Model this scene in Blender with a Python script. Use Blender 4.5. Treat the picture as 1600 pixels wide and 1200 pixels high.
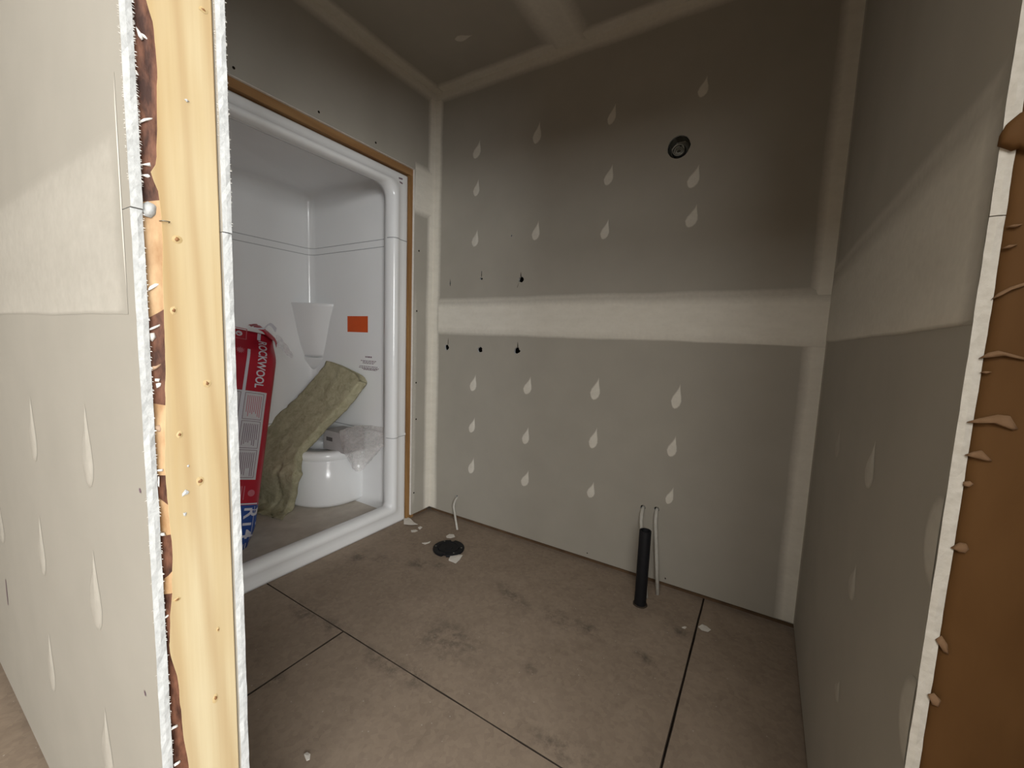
import bpy, bmesh, math, random
from math import sin, cos, pi, radians, sqrt
from mathutils import Vector, noise as mnoise

scene = bpy.context.scene
for o in list(bpy.data.objects):
    bpy.data.objects.remove(o, do_unlink=True)
COL = scene.collection

# ------------------------------------------------------------------ camera
F_PX = 642.094
YAW, PITCH, ROLL = 0.549259, 0.1049296, -0.0372745
EYE = Vector((0.0, 0.0, 1.1))
_fw = Vector((-sin(YAW) * cos(PITCH), cos(YAW) * cos(PITCH), -sin(PITCH)))
_r0 = Vector((cos(YAW), sin(YAW), 0))
_d0 = _fw.cross(_r0)
RIGHT = cos(ROLL) * _r0 + sin(ROLL) * _d0
DOWN = -sin(ROLL) * _r0 + cos(ROLL) * _d0
FWD = _fw
cam_data = bpy.data.cameras.new('camera')
cam = bpy.data.objects.new('camera', cam_data)
COL.objects.link(cam)
cam_data.sensor_fit = 'HORIZONTAL'
cam_data.sensor_width = 36.0
cam_data.lens = 36.0 * F_PX / 1600.0
cam_data.clip_start = 0.02
from mathutils import Matrix
mm = Matrix((
    (RIGHT.x, -DOWN.x, -FWD.x, EYE.x),
    (RIGHT.y, -DOWN.y, -FWD.y, EYE.y),
    (RIGHT.z, -DOWN.z, -FWD.z, EYE.z),
    (0, 0, 0, 1)))
cam.matrix_world = mm
scene.camera = cam

# ------------------------------------------------------------------ light and exposure
scene.view_settings.view_transform = 'Standard'
scene.view_settings.look = 'None'
scene.view_settings.gamma = 1.0
scene.view_settings.use_curve_mapping = False
scene.view_settings.exposure = 0.0
world = bpy.data.worlds.new('world')
scene.world = world
world.use_nodes = True
bg = world.node_tree.nodes['Background']
bg.inputs[0].default_value = (0.75, 0.87, 1.0, 1)
bg.inputs[1].default_value = 0.3


def area_light(name, loc, target, sx, sy, power, color):
    ld = bpy.data.lights.new(name, 'AREA')
    ld.shape = 'RECTANGLE'
    ld.size, ld.size_y = sx, sy
    ld.energy = power
    ld.color = color
    o = bpy.data.objects.new(name, ld)
    COL.objects.link(o)
    o.location = loc
    d = Vector(target) - Vector(loc)
    o.rotation_euler = d.to_track_quat('-Z', 'Y').to_euler()
    return o


# daylight from a patio door to the right; other lamps added to fit brightness
area_light('patio_door_daylight', (4.9, -3.4, 1.5), (-0.6, 0.2, 1.1), 2.6, 1.7, 315, (0.99, 1.0, 1.0))
area_light('added_side_fill', (4.9, -1.6, 1.4), (-0.6, 0.2, 1.1), 1.6, 1.7, 152, (0.99, 1.0, 1.0))  # added sideways fill for the jamb and stall, no known window
area_light('added_high_fill', (1.7, -2.2, 2.15), (-0.5, 0.4, 0.9), 2.6, 0.7, 60, (1.0, 1.0, 0.98))  # added unseen source, set high so the header shades the upper walls
area_light('added_hall_fill', (0.2, -1.2, 2.47), (0.2, -1.2, 0), 1.2, 0.8, 35, (1.0, 0.98, 0.94))  # overhead fill added for the floor and lower walls, no known lamp
area_light('added_doorway_fill', (0.9, -0.5, 2.47), (0.9, -0.5, 0), 0.6, 0.6, 13, (1.0, 0.98, 0.94))  # weak extra fill added from above, not a known fitting


# ------------------------------------------------------------------ helpers
def at(px, py, axis, v):
    """point of the photograph (1600x1200) on the room plane axis = v"""
    d = FWD * F_PX + RIGHT * (px - 800) + DOWN * (py - 600)
    i = 'xyz'.index(axis)
    return EYE + d * ((v - EYE[i]) / d[i])


def wloc(o):
    v = Vector((0, 0, 0))
    while o is not None:
        v += Vector(o.location)
        o = o.parent
    return v


def mk(name, verts, faces, mat, parent=None, smooth=False, fe=None, loc=None, kind=None, mats=None, fm=None):
    """one mesh object from world coordinates; fe: coat thickness per vertex (attribute)"""
    base = wloc(parent) if parent else Vector((0, 0, 0))
    if loc is not None:
        base = base + (Vector(loc) - base)
    me = bpy.data.meshes.new(name)
    me.from_pydata([tuple(Vector(v) - base) for v in verts], [], faces)
    for m in (mats or [mat]):
        me.materials.append(m)
    if fm:
        for p, i in zip(me.polygons, fm):
            p.material_index = i
    if smooth:
        for p in me.polygons:
            p.use_smooth = True
    if fe is not None:
        a = me.attributes.new('coat', 'FLOAT', 'POINT')
        for i, x in enumerate(fe):
            a.data[i].value = x
    me.update()
    o = bpy.data.objects.new(name, me)
    COL.objects.link(o)
    if parent:
        o.parent = parent
    if loc is not None:
        o.location = Vector(loc) - (wloc(parent) if parent else Vector((0, 0, 0)))
    if kind:
        o['kind'] = kind
    return o


def empty(name, loc=(0, 0, 0), kind=None):
    o = bpy.data.objects.new(name, None)
    o.empty_display_size = 0.05
    COL.objects.link(o)
    o.location = loc
    if kind:
        o['kind'] = kind
    return o


def tag(o, label, cat, group=None):
    o['label'] = label
    o['category'] = cat
    if group:
        o['group'] = group
    return o


def box_vf(x0, x1, y0, y1, z0, z1):
    v = [(x0, y0, z0), (x1, y0, z0), (x1, y1, z0), (x0, y1, z0), (x0, y0, z1), (x1, y0, z1), (x1, y1, z1), (x0, y1, z1)]
    f = [(0, 3, 2, 1), (4, 5, 6, 7), (0, 1, 5, 4), (1, 2, 6, 5), (2, 3, 7, 6), (3, 0, 4, 7)]
    return v, f


def box(name, x0, x1, y0, y1, z0, z1, mat, parent=None, kind=None, bev=0.0):
    v, f = box_vf(x0, x1, y0, y1, z0, z1)
    o = mk(name, v, f, mat, parent, kind=kind)
    if bev:
        bm = bmesh.new()
        bm.from_mesh(o.data)
        bmesh.ops.bevel(bm, geom=bm.edges[:], offset=bev, segments=2, affect='EDGES', profile=0.6)
        bm.to_mesh(o.data)
        bm.free()
    return o


def grid_faces(nu, nv, closed_u=False):
    f = []
    for i in range(nu if closed_u else nu - 1):
        for j in range(nv - 1):
            a = i * nv + j
            b = ((i + 1) % nu) * nv + j
            f.append((a, b, b + 1, a + 1))
    return f


def tube(name, pts, r, mat, parent=None, n=10, caps=True, loc=None, radii=None):
    pts = [Vector(p) for p in pts]
    V, Fc = [], []
    up = None
    for i, p in enumerate(pts):
        d = (pts[min(i + 1, len(pts) - 1)] - pts[max(i - 1, 0)]).normalized()
        if up is None:
            up = d.orthogonal().normalized()
        else:
            up = (up - d * up.dot(d)).normalized()
        s = d.cross(up)
        rr = radii[i] if radii else r
        for k in range(n):
            t = 2 * pi * k / n
            V.append(p + (up * cos(t) + s * sin(t)) * rr)
    for i in range(len(pts) - 1):
        for k in range(n):
            a, b = i * n + k, i * n + (k + 1) % n
            Fc.append((a, b, b + n, a + n))
    if caps:
        Fc.append(tuple(range(n - 1, -1, -1)))
        Fc.append(tuple(range((len(pts) - 1) * n, len(pts) * n)))
    return mk(name, V, Fc, mat, parent, smooth=True, loc=loc)


def bez(p0, p1, p2, p3, n):
    out = []
    for i in range(n + 1):
        t = i / n
        out.append((1 - t) ** 3 * Vector(p0) + 3 * (1 - t) ** 2 * t * Vector(p1) + 3 * (1 - t) * t * t * Vector(p2) + t ** 3 * Vector(p3))
    return out


def sm(t):
    t = max(0.0, min(1.0, t))
    return t * t * (3 - 2 * t)


# ------------------------------------------------------------------ materials
def new_mat(name):
    m = bpy.data.materials.new(name)
    m.use_nodes = True
    nt = m.node_tree
    return m, nt, nt.nodes['Principled BSDF']


def N(nt, t, **kw):
    n = nt.nodes.new(t)
    for k, v in kw.items():
        setattr(n, k, v)
    return n


def coords(nt, scale=(1, 1, 1), kind='Object'):
    tc = N(nt, 'ShaderNodeTexCoord')
    mp = N(nt, 'ShaderNodeMapping')
    mp.inputs['Scale'].default_value = scale
    nt.links.new(tc.outputs[kind], mp.inputs['Vector'])
    return mp.outputs['Vector']


def noise_tex(nt, vec, scale, detail=4, rough=0.55, dist=0.0):
    n = N(nt, 'ShaderNodeTexNoise')
    n.inputs['Scale'].default_value = scale
    n.inputs['Detail'].default_value = detail
    n.inputs['Roughness'].default_value = rough
    n.inputs['Distortion'].default_value = dist
    nt.links.new(vec, n.inputs['Vector'])
    return n.outputs['Fac']


def ramp(nt, fac, stops):
    r = N(nt, 'ShaderNodeValToRGB')
    while len(r.color_ramp.elements) < len(stops):
        r.color_ramp.elements.new(0.5)
    for e, (p, c) in zip(r.color_ramp.elements, stops):
        e.position = p
        e.color = tuple(c) + (1,) if len(c) == 3 else c
    nt.links.new(fac, r.inputs['Fac'])
    return r.outputs['Color']


def mixc(nt, fac, a, b):
    m = N(nt, 'ShaderNodeMix', data_type='RGBA')
    for s, v in ((m.inputs[0], fac), (m.inputs[6], a), (m.inputs[7], b)):
        if isinstance(v, (int, float)):
            s.default_value = v
        elif isinstance(v, tuple):
            s.default_value = v + (1,) if len(v) == 3 else v
        else:
            nt.links.new(v, s)
    return m.outputs[2]


def math_n(nt, op, a, b=0.0):
    m = N(nt, 'ShaderNodeMath', operation=op)
    for s, v in ((m.inputs[0], a), (m.inputs[1], b)):
        if isinstance(v, (int, float)):
            s.default_value = v
        else:
            nt.links.new(v, s)
    return m.outputs[0]


def bump(nt, bsdf, h, strength, dist=0.002):
    b = N(nt, 'ShaderNodeBump')
    b.inputs['Strength'].default_value = strength
    b.inputs['Distance'].default_value = dist
    nt.links.new(h, b.inputs['Height'])
    nt.links.new(b.outputs['Normal'], bsdf.inputs['Normal'])


def simple(name, c1, c2=None, scale=20, rough=0.7, bmp=0.0, stretch=(1, 1, 1), spec=0.3, metal=0.0, detail=4, lo=0.3, hi=0.7):
    m, nt, b = new_mat(name)
    v = coords(nt, stretch)
    f = noise_tex(nt, v, scale, detail)
    nt.links.new(ramp(nt, f, [(lo, c1), (hi, c2 or c1)]), b.inputs['Base Color'])
    b.inputs['Roughness'].default_value = rough
    b.inputs['Specular IOR Level'].default_value = spec
    b.inputs['Metallic'].default_value = metal
    if bmp:
        bump(nt, b, f, bmp)
    return m


PAPER_A, PAPER_B = (0.405, 0.380, 0.330), (0.435, 0.408, 0.355)
MUD_A, MUD_B = (0.76, 0.725, 0.645), (0.82, 0.785, 0.705)


def paper_nodes(nt):
    v = coords(nt)
    f = noise_tex(nt, v, 6.0, 5)
    return ramp(nt, f, [(0.3, PAPER_A), (0.7, PAPER_B)])


def make_paper():
    m, nt, b = new_mat('drywall_paper')
    nt.links.new(paper_nodes(nt), b.inputs['Base Color'])
    b.inputs['Roughness'].default_value = 0.85
    b.inputs['Specular IOR Level'].default_value = 0.2
    bump(nt, b, noise_tex(nt, coords(nt), 500, 2), 0.08, 0.001)
    return m


def make_mud():
    m, nt, b = new_mat('joint_compound')
    paper = paper_nodes(nt)
    f = noise_tex(nt, coords(nt, (1, 1, 3)), 9.0, 4, 0.6)
    mud = ramp(nt, f, [(0.3, MUD_A), (0.7, MUD_B)])
    at_ = N(nt, 'ShaderNodeAttribute', attribute_name='coat')
    brk = noise_tex(nt, coords(nt), 60, 4, 0.6)
    fac = math_n(nt, 'ADD', at_.outputs['Fac'], math_n(nt, 'MULTIPLY', math_n(nt, 'SUBTRACT', brk, 0.5), 0.35))
    fac = math_n(nt, 'MULTIPLY', fac, math_n(nt, 'MINIMUM', math_n(nt, 'MULTIPLY', at_.outputs['Fac'], 6.0), 1.0))
    cl = N(nt, 'ShaderNodeClamp')
    nt.links.new(fac, cl.inputs[0])
    nt.links.new(mixc(nt, cl.outputs[0], paper, mud), b.inputs['Base Color'])
    b.inputs['Roughness'].default_value = 0.8
    b.inputs['Specular IOR Level'].default_value = 0.25
    bump(nt, b, f, 0.15, 0.002)
    return m


M_PAPER = make_paper()
M_MUD = make_mud()
M_GYPSUM = simple('gypsum_core', (0.45, 0.463, 0.46), (0.56, 0.573, 0.57), 130, 0.95, 0.6, spec=0.1)
M_GYPSUM_WARMLIT = simple('warm_lit_gypsum_core', (0.56, 0.53, 0.47), (0.66, 0.63, 0.57), 90, 0.95, 0.6, spec=0.1)  # same gypsum, tinted for the warm bounced light on the right edge
M_FRAY = simple('torn_paper', (0.78, 0.75, 0.70), (0.86, 0.84, 0.80), 60, 0.9)
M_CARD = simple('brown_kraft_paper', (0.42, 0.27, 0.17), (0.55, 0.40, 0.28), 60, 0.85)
M_DARK = simple('dark_cavity', (0.012, 0.010, 0.008), (0.02, 0.016, 0.012), 20, 1.0, spec=0.0)


def make_wood(name, pale, mid, line, axis, scale=1.0, rough=0.65):
    m, nt, b = new_mat(name)
    st = [14.0, 14.0, 14.0]
    st['xyz'.index(axis)] = 0.9
    v = coords(nt, tuple(s * scale for s in st))
    f1 = noise_tex(nt, v, 1.2, 3, 0.5, 0.6)
    st2 = [160.0, 160.0, 160.0]
    st2['xyz'.index(axis)] = 5.0
    f2 = noise_tex(nt, coords(nt, tuple(st2)), 1.0, 3)
    # growth rings
    w = N(nt, 'ShaderNodeTexWave', wave_type='BANDS', bands_direction='DIAGONAL')
    w.inputs['Scale'].default_value = 0.9
    w.inputs['Distortion'].default_value = 7.0
    w.inputs['Detail'].default_value = 2.0
    w.inputs['Detail Scale'].default_value = 0.7
    nt.links.new(v, w.inputs['Vector'])
    f0 = noise_tex(nt, coords(nt), 2.3, 2, 0.4)
    c = ramp(nt, math_n(nt, 'ADD', math_n(nt, 'MULTIPLY', f1, .45), math_n(nt, 'MULTIPLY', f0, .55)), [(0.36, mid), (0.58, pale)])
    c = mixc(nt, math_n(nt, 'MULTIPLY', math_n(nt, 'POWER', w.outputs['Fac'], 3.0), 0.32), c, line)
    c = mixc(nt, math_n(nt, 'MULTIPLY', f2, 0.30), c, line)
    nt.links.new(c, b.inputs['Base Color'])
    b.inputs['Roughness'].default_value = rough
    b.inputs['Specular IOR Level'].default_value = 0.3
    bump(nt, b, f2, 0.15, 0.001)
    return m


M_STUD = make_wood('spruce_stud', (0.63, 0.55, 0.36), (0.49, 0.365, 0.185), (0.33, 0.19, 0.075), 'z')
M_HEADER = make_wood('header_timber', (0.42, 0.25, 0.11), (0.32, 0.17, 0.07), (0.18, 0.08, 0.03), 'y')
M_TRIM = make_wood('trimmer_timber', (0.36, 0.20, 0.075), (0.28, 0.14, 0.05), (0.15, 0.07, 0.025), 'z')
M_PLATE = simple('dirty_plate_timber', (0.10, 0.060, 0.035), (0.16, 0.10, 0.055), 14, 0.9, 0.2)
M_BARK = simple('bark_wane', (0.040, 0.014, 0.008), (0.19, 0.082, 0.048), 90, 0.6, 1.0, (1, 1, 0.3), spec=0.25, detail=8, lo=.36, hi=.66)
M_WANE = simple('bare_wane', (0.34, 0.19, 0.085), (0.56, 0.38, 0.21), 60, 0.6, 0.4, (1, 1, 0.4))
M_BARKDK = simple('dark_bark', (0.098, 0.045, 0.013), (0.128, 0.062, 0.020), 16, 0.75, 0.5, (1, 1, 0.3), spec=0.2, detail=6)
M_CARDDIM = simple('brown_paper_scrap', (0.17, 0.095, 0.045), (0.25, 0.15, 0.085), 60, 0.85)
M_KNOT = simple('knot_wood', (0.14, 0.065, 0.025), (0.30, 0.15, 0.06), 300, 0.6)


def make_floor():
    m, nt, b = new_mat('dirty_subfloor')
    v = coords(nt)
    f1 = noise_tex(nt, v, 2.6, 8, 0.62, 0.3)
    f2 = noise_tex(nt, v, 38, 4, 0.7)
    vo = N(nt, 'ShaderNodeTexVoronoi')
    vo.inputs['Scale'].default_value = 70
    nt.links.new(v, vo.inputs['Vector'])
    c = ramp(nt, f1, [(0.28, (0.25, 0.195, 0.147)), (0.5, (0.305, 0.238, 0.182)), (0.72, (0.375, 0.297, 0.23))])
    c = mixc(nt, math_n(nt, 'MULTIPLY', f2, 0.5), c, (0.19, 0.145, 0.108))
    f3 = noise_tex(nt, v, 9, 6, 0.7, 0.5)
    c = mixc(nt, ramp(nt, f3, [(0.48, (0, 0, 0)), (0.75, (0.45, 0.45, 0.45))]), c, (0.17, 0.13, 0.10))
    sep = N(nt, 'ShaderNodeSeparateColor')
    nt.links.new(vo.outputs['Color'], sep.inputs[0])
    c = mixc(nt, math_n(nt, 'MULTIPLY', sep.outputs[0], 0.22), c, (0.46, 0.365, 0.27))
    # plaster dust specks
    v2 = N(nt, 'ShaderNodeTexVoronoi')
    v2.inputs['Scale'].default_value = 26
    nt.links.new(v, v2.inputs['Vector'])
    sp = math_n(nt, 'LESS_THAN', v2.outputs['Distance'], 0.055)
    c = mixc(nt, math_n(nt, 'MULTIPLY', sp, 0.5), c, (0.55, 0.50, 0.44))
    # boot scuffs: dark smears where people have trodden
    sc = None
    for (x, y, rx, ry, k) in SCUFFS:
        mp = N(nt, 'ShaderNodeMapping', vector_type='TEXTURE')
        mp.inputs['Location'].default_value = (x, y, 0)
        mp.inputs['Rotation'].default_value = (0, 0, k)
        mp.inputs['Scale'].default_value = (rx, ry, 1)
        nt.links.new(v, mp.inputs['Vector'])
        ln = N(nt, 'ShaderNodeVectorMath', operation='LENGTH')
        nt.links.new(mp.outputs[0], ln.inputs[0])
        mr = N(nt, 'ShaderNodeMapRange')
        mr.inputs[1].default_value, mr.inputs[2].default_value = 1.0, 0.2
        nt.links.new(ln.outputs['Value'], mr.inputs[0])
        sc = mr.outputs[0] if sc is None else math_n(nt, 'MAXIMUM', sc, mr.outputs[0])
    brk = noise_tex(nt, v, 17, 6, 0.75)
    mr = N(nt, 'ShaderNodeMapRange')
    mr.inputs[1].default_value, mr.inputs[2].default_value = 0.44, 0.62
    nt.links.new(brk, mr.inputs[0])
    c = mixc(nt, math_n(nt, 'MULTIPLY', math_n(nt, 'MULTIPLY', sc, mr.outputs[0]), 0.6), c, (0.05, 0.043, 0.038))
    nt.links.new(c, b.inputs['Base Color'])
    b.inputs['Roughness'].default_value = 0.8
    b.inputs['Specular IOR Level'].default_value = 0.25
    bump(nt, b, f2, 0.25, 0.0015)
    return m


SCUFFS = []
for (px, py, rx, ry, k) in [(655, 880, .09, .07, .3), (690, 885, .10, .05, 0), (600, 875, .1, .05, .2), (800, 930, .16, .05, -.35),
                            (870, 965, .14, .06, -.3), (925, 985, .12, .05, -.3), (475, 955, .16, .06, -.2), (520, 980, .12, .05, 0),
                            (600, 1035, .18, .05, -.1), (640, 1055, .12, .05, 0), (830, 1045, .05, .03, 0), (1010, 1030, .1, .03, -.4),
                            (430, 1060, .05, .04, 0), (700, 1000, .2, .12, 0), (1060, 985, .08, .05, 0), (880, 1170, .15, .06, .2),
                            (560, 870, .06, .1, 0)]:
    q = at(px, py, 'z', 0)
    SCUFFS.append((q.x, q.y, rx, ry, k))
M_FLOOR = make_floor()
M_SEAM = simple('seam_dirt', (0.045, 0.036, 0.029), (0.075, 0.06, 0.048), 20, 1.0, spec=0.0)

M_ACRYL = simple('white_acrylic', (0.86, 0.87, 0.875), (0.88, 0.89, 0.895), 5, 0.16, 0.0, spec=0.5)
M_GROOVE = simple('painted_seam_shade', (0.30, 0.31, 0.32), (0.36, 0.37, 0.38), 30, 0.6)  # grey strip colour stands in for shade in the joint grooves
M_DUST = simple('dusty_pan', (0.50, 0.44, 0.37), (0.66, 0.60, 0.52), 8, 0.55)
M_ABS = simple('black_plastic', (0.008, 0.008, 0.010), (0.012, 0.012, 0.014), 60, 0.6, spec=0.25)
M_PEX = simple('white_tubing', (0.52, 0.50, 0.45), (0.60, 0.58, 0.53), 60, 0.4)
M_SCRAP = simple('plaster_scrap', (0.70, 0.66, 0.60), (0.78, 0.74, 0.68), 80, 0.9)
M_STEEL = simple('galvanised_steel', (0.20, 0.20, 0.18), (0.30, 0.30, 0.27), 40, 0.45, metal=0.8)
M_WIRE = simple('bare_wire', (0.55, 0.55, 0.50), (0.65, 0.65, 0.60), 60, 0.35, metal=0.6)
M_RED = simple('red_film', (0.36, 0.014, 0.028), (0.41, 0.018, 0.034), 8, 0.38, 0.0)
M_BLUE = simple('blue_film', (0.018, 0.058, 0.24), (0.026, 0.075, 0.29), 8, 0.38)
M_WHITEP = simple('pale_film_print', (0.56, 0.55, 0.60), (0.62, 0.61, 0.66), 10, 0.4)
M_PANEL = simple('label_print', (0.52, 0.50, 0.52), (0.57, 0.55, 0.57), 10, 0.5)
M_INK = simple('grey_ink', (0.16, 0.10, 0.13), (0.22, 0.15, 0.18), 30, 0.6)
M_PINK = simple('faint_pink_print', (0.46, 0.13, 0.16), (0.50, 0.16, 0.19), 30, 0.5)
M_ORANGE = simple('orange_sticker', (0.62, 0.085, 0.012), (0.68, 0.10, 0.016), 12, 0.5)
M_CARTON = simple('grey_carton', (0.40, 0.38, 0.38), (0.48, 0.46, 0.46), 12, 0.8)
M_CARTONP = simple('carton_spots', (0.10, 0.09, 0.09), (0.14, 0.13, 0.13), 12, 0.8)


def make_wool():
    m, nt, b = new_mat('mineral_wool')
    v = coords(nt)
    f = noise_tex(nt, v, 26, 8, 0.7, 0.6)
    g = noise_tex(nt, v, 220, 4, 0.8)
    c = ramp(nt, f, [(0.28, (0.42, 0.385, 0.24)), (0.5, (0.60, 0.56, 0.38)), (0.72, (0.74, 0.70, 0.50))])
    c = mixc(nt, math_n(nt, 'MULTIPLY', g, 0.3), c, (0.28, 0.25, 0.15))
    nt.links.new(c, b.inputs['Base Color'])
    b.inputs['Roughness'].default_value = 1.0
    b.inputs['Specular IOR Level'].default_value = 0.05
    bump(nt, b, math_n(nt, 'ADD', f, g), 0.9, 0.006)
    return m


def make_film(name, tint, alpha, rough=0.15):
    m, nt, b = new_mat(name)
    b.inputs['Base Color'].default_value = tint + (1,)
    b.inputs['Roughness'].default_value = rough
    b.inputs['Specular IOR Level'].default_value = 0.7
    f = noise_tex(nt, coords(nt), 40, 4)
    nt.links.new(ramp(nt, f, [(0.3, (alpha - .12,) * 3), (0.7, (alpha + .12,) * 3)]), b.inputs['Alpha'])
    return m


M_WOOL = make_wool()
M_CLEAR = make_film('clear_plastic', (0.70, 0.66, 0.64), 0.40, 0.1)
M_TORN = make_film('torn_clear_plastic', (0.66, 0.64, 0.66), 0.65)

# ------------------------------------------------------------------ room numbers (metres)
YB, XL, XR, H = 1.90, -1.75, 0.185, 2.497       # back wall, left wall, right wall, ceiling
YH, T, D, XJ = 0.192, 0.110, 0.0118, -0.663      # hall wall face, its thickness, drywall, jamb plane
YR = 0.635                                       # end of the right wall
GAP = 0.025                                      # drywall stands this far off the floor
JZ = 1.246                                       # joint between the drywall sheets
YS0, YS1 = YH + T + 0.006, 1.716                 # shower stall from ... to
ZH = 2.028                                       # underside of drywall over the stall


# ------------------------------------------------------------------ wall coverings
def strip(parent, O, S, W, Nn, length, width, seed=0, lo=0.25, hi=0.25, core=1.0, thick=0.0011, wob=0.006, prof=None, ends=(0, 0), name='joint_compound', prof2=None):
    """a trowelled band of joint compound; prof = [(t across, coat)]"""
    O, S, W, Nn = Vector(O), Vector(S).normalized(), Vector(W).normalized(), Vector(Nn).normalized()
    corner = lo < .11 and prof is None
    if corner:
        prof = [(0, core), (.3, core), (1 - hi, core), (1 - hi * .5, core * .5), (1, 0)]
    prof = prof or [(0, 0), (lo * .5, core * .5), (lo, core), (0.5, core), (1 - hi, core), (1 - hi * .5, core * .5), (1, 0)]
    ns = max(6, int(length / 0.035))
    V, fe = [], []
    for i in range(ns + 1):
        u = i / ns
        s = u * length
        e = 1.0
        if ends[0]:
            e *= sm(s / ends[0])
        if ends[1]:
            e *= sm((length - s) / ends[1])
        for j, (t, c) in enumerate(prof):
            if prof2:
                t2, c2 = prof2[j]
                t, c = t + (t2 - t) * u, c + (c2 - c) * u
            w = (mnoise.noise(Vector((s * 4.0, seed * 7.3 + t * 1.5, 0.3))) * 1.0 + mnoise.noise(Vector((s * 14.0, seed * 3.1 + t * 2, 4.3))) * .4) * wob * (0 if (j == 0 and corner) else 1)
            V.append(O + S * s + W * (t * width + w) + Nn * (0.0004 + thick * c * e))
            fe.append(c * e)
    return mk(name, V, grid_faces(ns + 1, len(prof)), M_MUD, parent, smooth=True, fe=fe)


def patch(parent, c, U, Vv, Nn, w, h, seed=0, lean=0.3, core=1.0, soft=0.8, name='screw_patch'):
    """teardrop smear of compound over a screw: sharp round foot, thin tail upwards"""
    c, U, Vv, Nn = Vector(c), Vector(U), Vector(Vv), Vector(Nn)
    rnd = random.Random(seed)
    n = 16
    out, fe = [c + Nn * 0.0022 - Vv * h * 0.22], [core]
    ph = rnd.uniform(-.2, .2)
    for ring, (k, f) in enumerate(((soft, core), (1.0, 0.0))):
        for i in range(n):
            t = 2 * pi * i / n
            x, y = sin(t), -cos(t)          # y=-1 foot, y=1 tail
            ww = 0.5 * w * (1 - 0.90 * sm((y + 0.55) / 1.55)) * (1 + .10 * sin(3 * t + ph))
            px = x * ww * 1.05
            py = y * h * 0.5
            kx = k if ring == 0 else 1.0
            px *= kx
            py = (py + h * 0.22) * kx - h * 0.22
            px += lean * w * (y * .5 + .1)
            out.append(c + U * px + Vv * py + Nn * (0.0018 if ring == 0 else 0.0004))
            fe.append(f)
    F = [(0, 1 + i, 1 + (i + 1) % n) for i in range(n)]
    F += [(1 + i, 1 + n + i, 1 + n + (i + 1) % n, 1 + (i + 1) % n) for i in range(n)]
    return mk(name, out, F, M_MUD, parent, smooth=True, fe=fe)


def slab_sheet(name, parent, x0, x1, y0, y1, z0, z1, cut=None, seed=0, core=None):
    """a drywall sheet: paper faces, gypsum at the cut edge (cut = (axis, side)) with a rough, nibbled edge"""
    rnd = random.Random(seed)
    if cut is None:
        v, f = box_vf(x0, x1, y0, y1, z0, z1)
        return mk(name, v, f, M_PAPER, parent)
    n = max(12, int((z1 - z0) / 0.012))
    V, F, fm = [], [], []
    for i in range(n + 1):
        z = z0 + (z1 - z0) * i / n
        j = [mnoise.noise(Vector((z * 22, seed * 5.7 + k, 0))) * .0013 + rnd.uniform(-.0006, .0006) for k in range(4)]
        if cut == 'x1':
            V += [(x0, y0, z), (x1 + j[0], y0, z), (x1 + .0006 + j[1], (y0 + y1) / 2 + j[3] * .5, z), (x1 + j[2], y1, z), (x0, y1, z)]
        else:      # cut at y0
            V += [(x0, y1, z), (x0, y0 + j[0], z), ((x0 + x1) / 2 + j[3] * .5, y0 - .0006 + j[1], z), (x1, y0 + j[2], z), (x1, y1, z)]
    for i in range(n):
        for k in range(5):
            a, b = i * 5 + k, i * 5 + (k + 1) % 5
            F.append((a, b, b + 5, a + 5))
            fm.append(1 if k in (1, 2) else 0)
    F += [(4, 3, 2, 1, 0), tuple(n * 5 + k for k in range(5))]
    fm += [1, 1]
    o = mk(name, V, F, None, parent, mats=[M_PAPER, core or M_GYPSUM], fm=fm)
    return o


def holed_sheet(name, parent, x0, x1, y, z0, z1, holes, thick):
    """back wall drywall with holes cut through; faces -Y"""
    bm = bmesh.new()
    def loop(pts):
        vs = [bm.verts.new(p) for p in pts]
        return vs, [bm.edges.new((vs[i], vs[(i + 1) % len(vs)])) for i in range(len(vs))]
    rim, ed = loop([(x0, y, z0), (x1, y, z0), (x1, y, z1), (x0, y, z1)])
    rims = [rim]
    for h in holes:
        vs, e = loop([(a, y, b) for a, b in h])
        ed += e
        rims.append(vs)
    bmesh.ops.triangle_fill(bm, use_beauty=True, use_dissolve=False, edges=ed, normal=(0, -1, 0))
    for vs in rims:
        back = [bm.verts.new((v.co.x, y + thick, v.co.z)) for v in vs]
        for i in range(len(vs)):
            k = (i + 1) % len(vs)
            f = bm.faces.new((vs[i], vs[k], back[k], back[i]))
            f.material_index = 1
    me = bpy.data.meshes.new(name)
    bm.normal_update()
    bm.to_mesh(me)
    bm.free()
    me.materials.append(M_PAPER)
    me.materials.append(M_GYPSUM)
    o = bpy.data.objects.new(name, me)
    COL.objects.link(o)
    o.parent = parent
    return o


def blob_hole(cx, cz, r, seed, n=12, jit=.25, sx=1.0):
    rnd = random.Random(seed)
    return [(cx + cos(2 * pi * i / n) * r * sx * (1 + rnd.uniform(-jit, jit)), cz + sin(2 * pi * i / n) * r * (1 + rnd.uniform(-jit, jit))) for i in range(n)]


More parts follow.
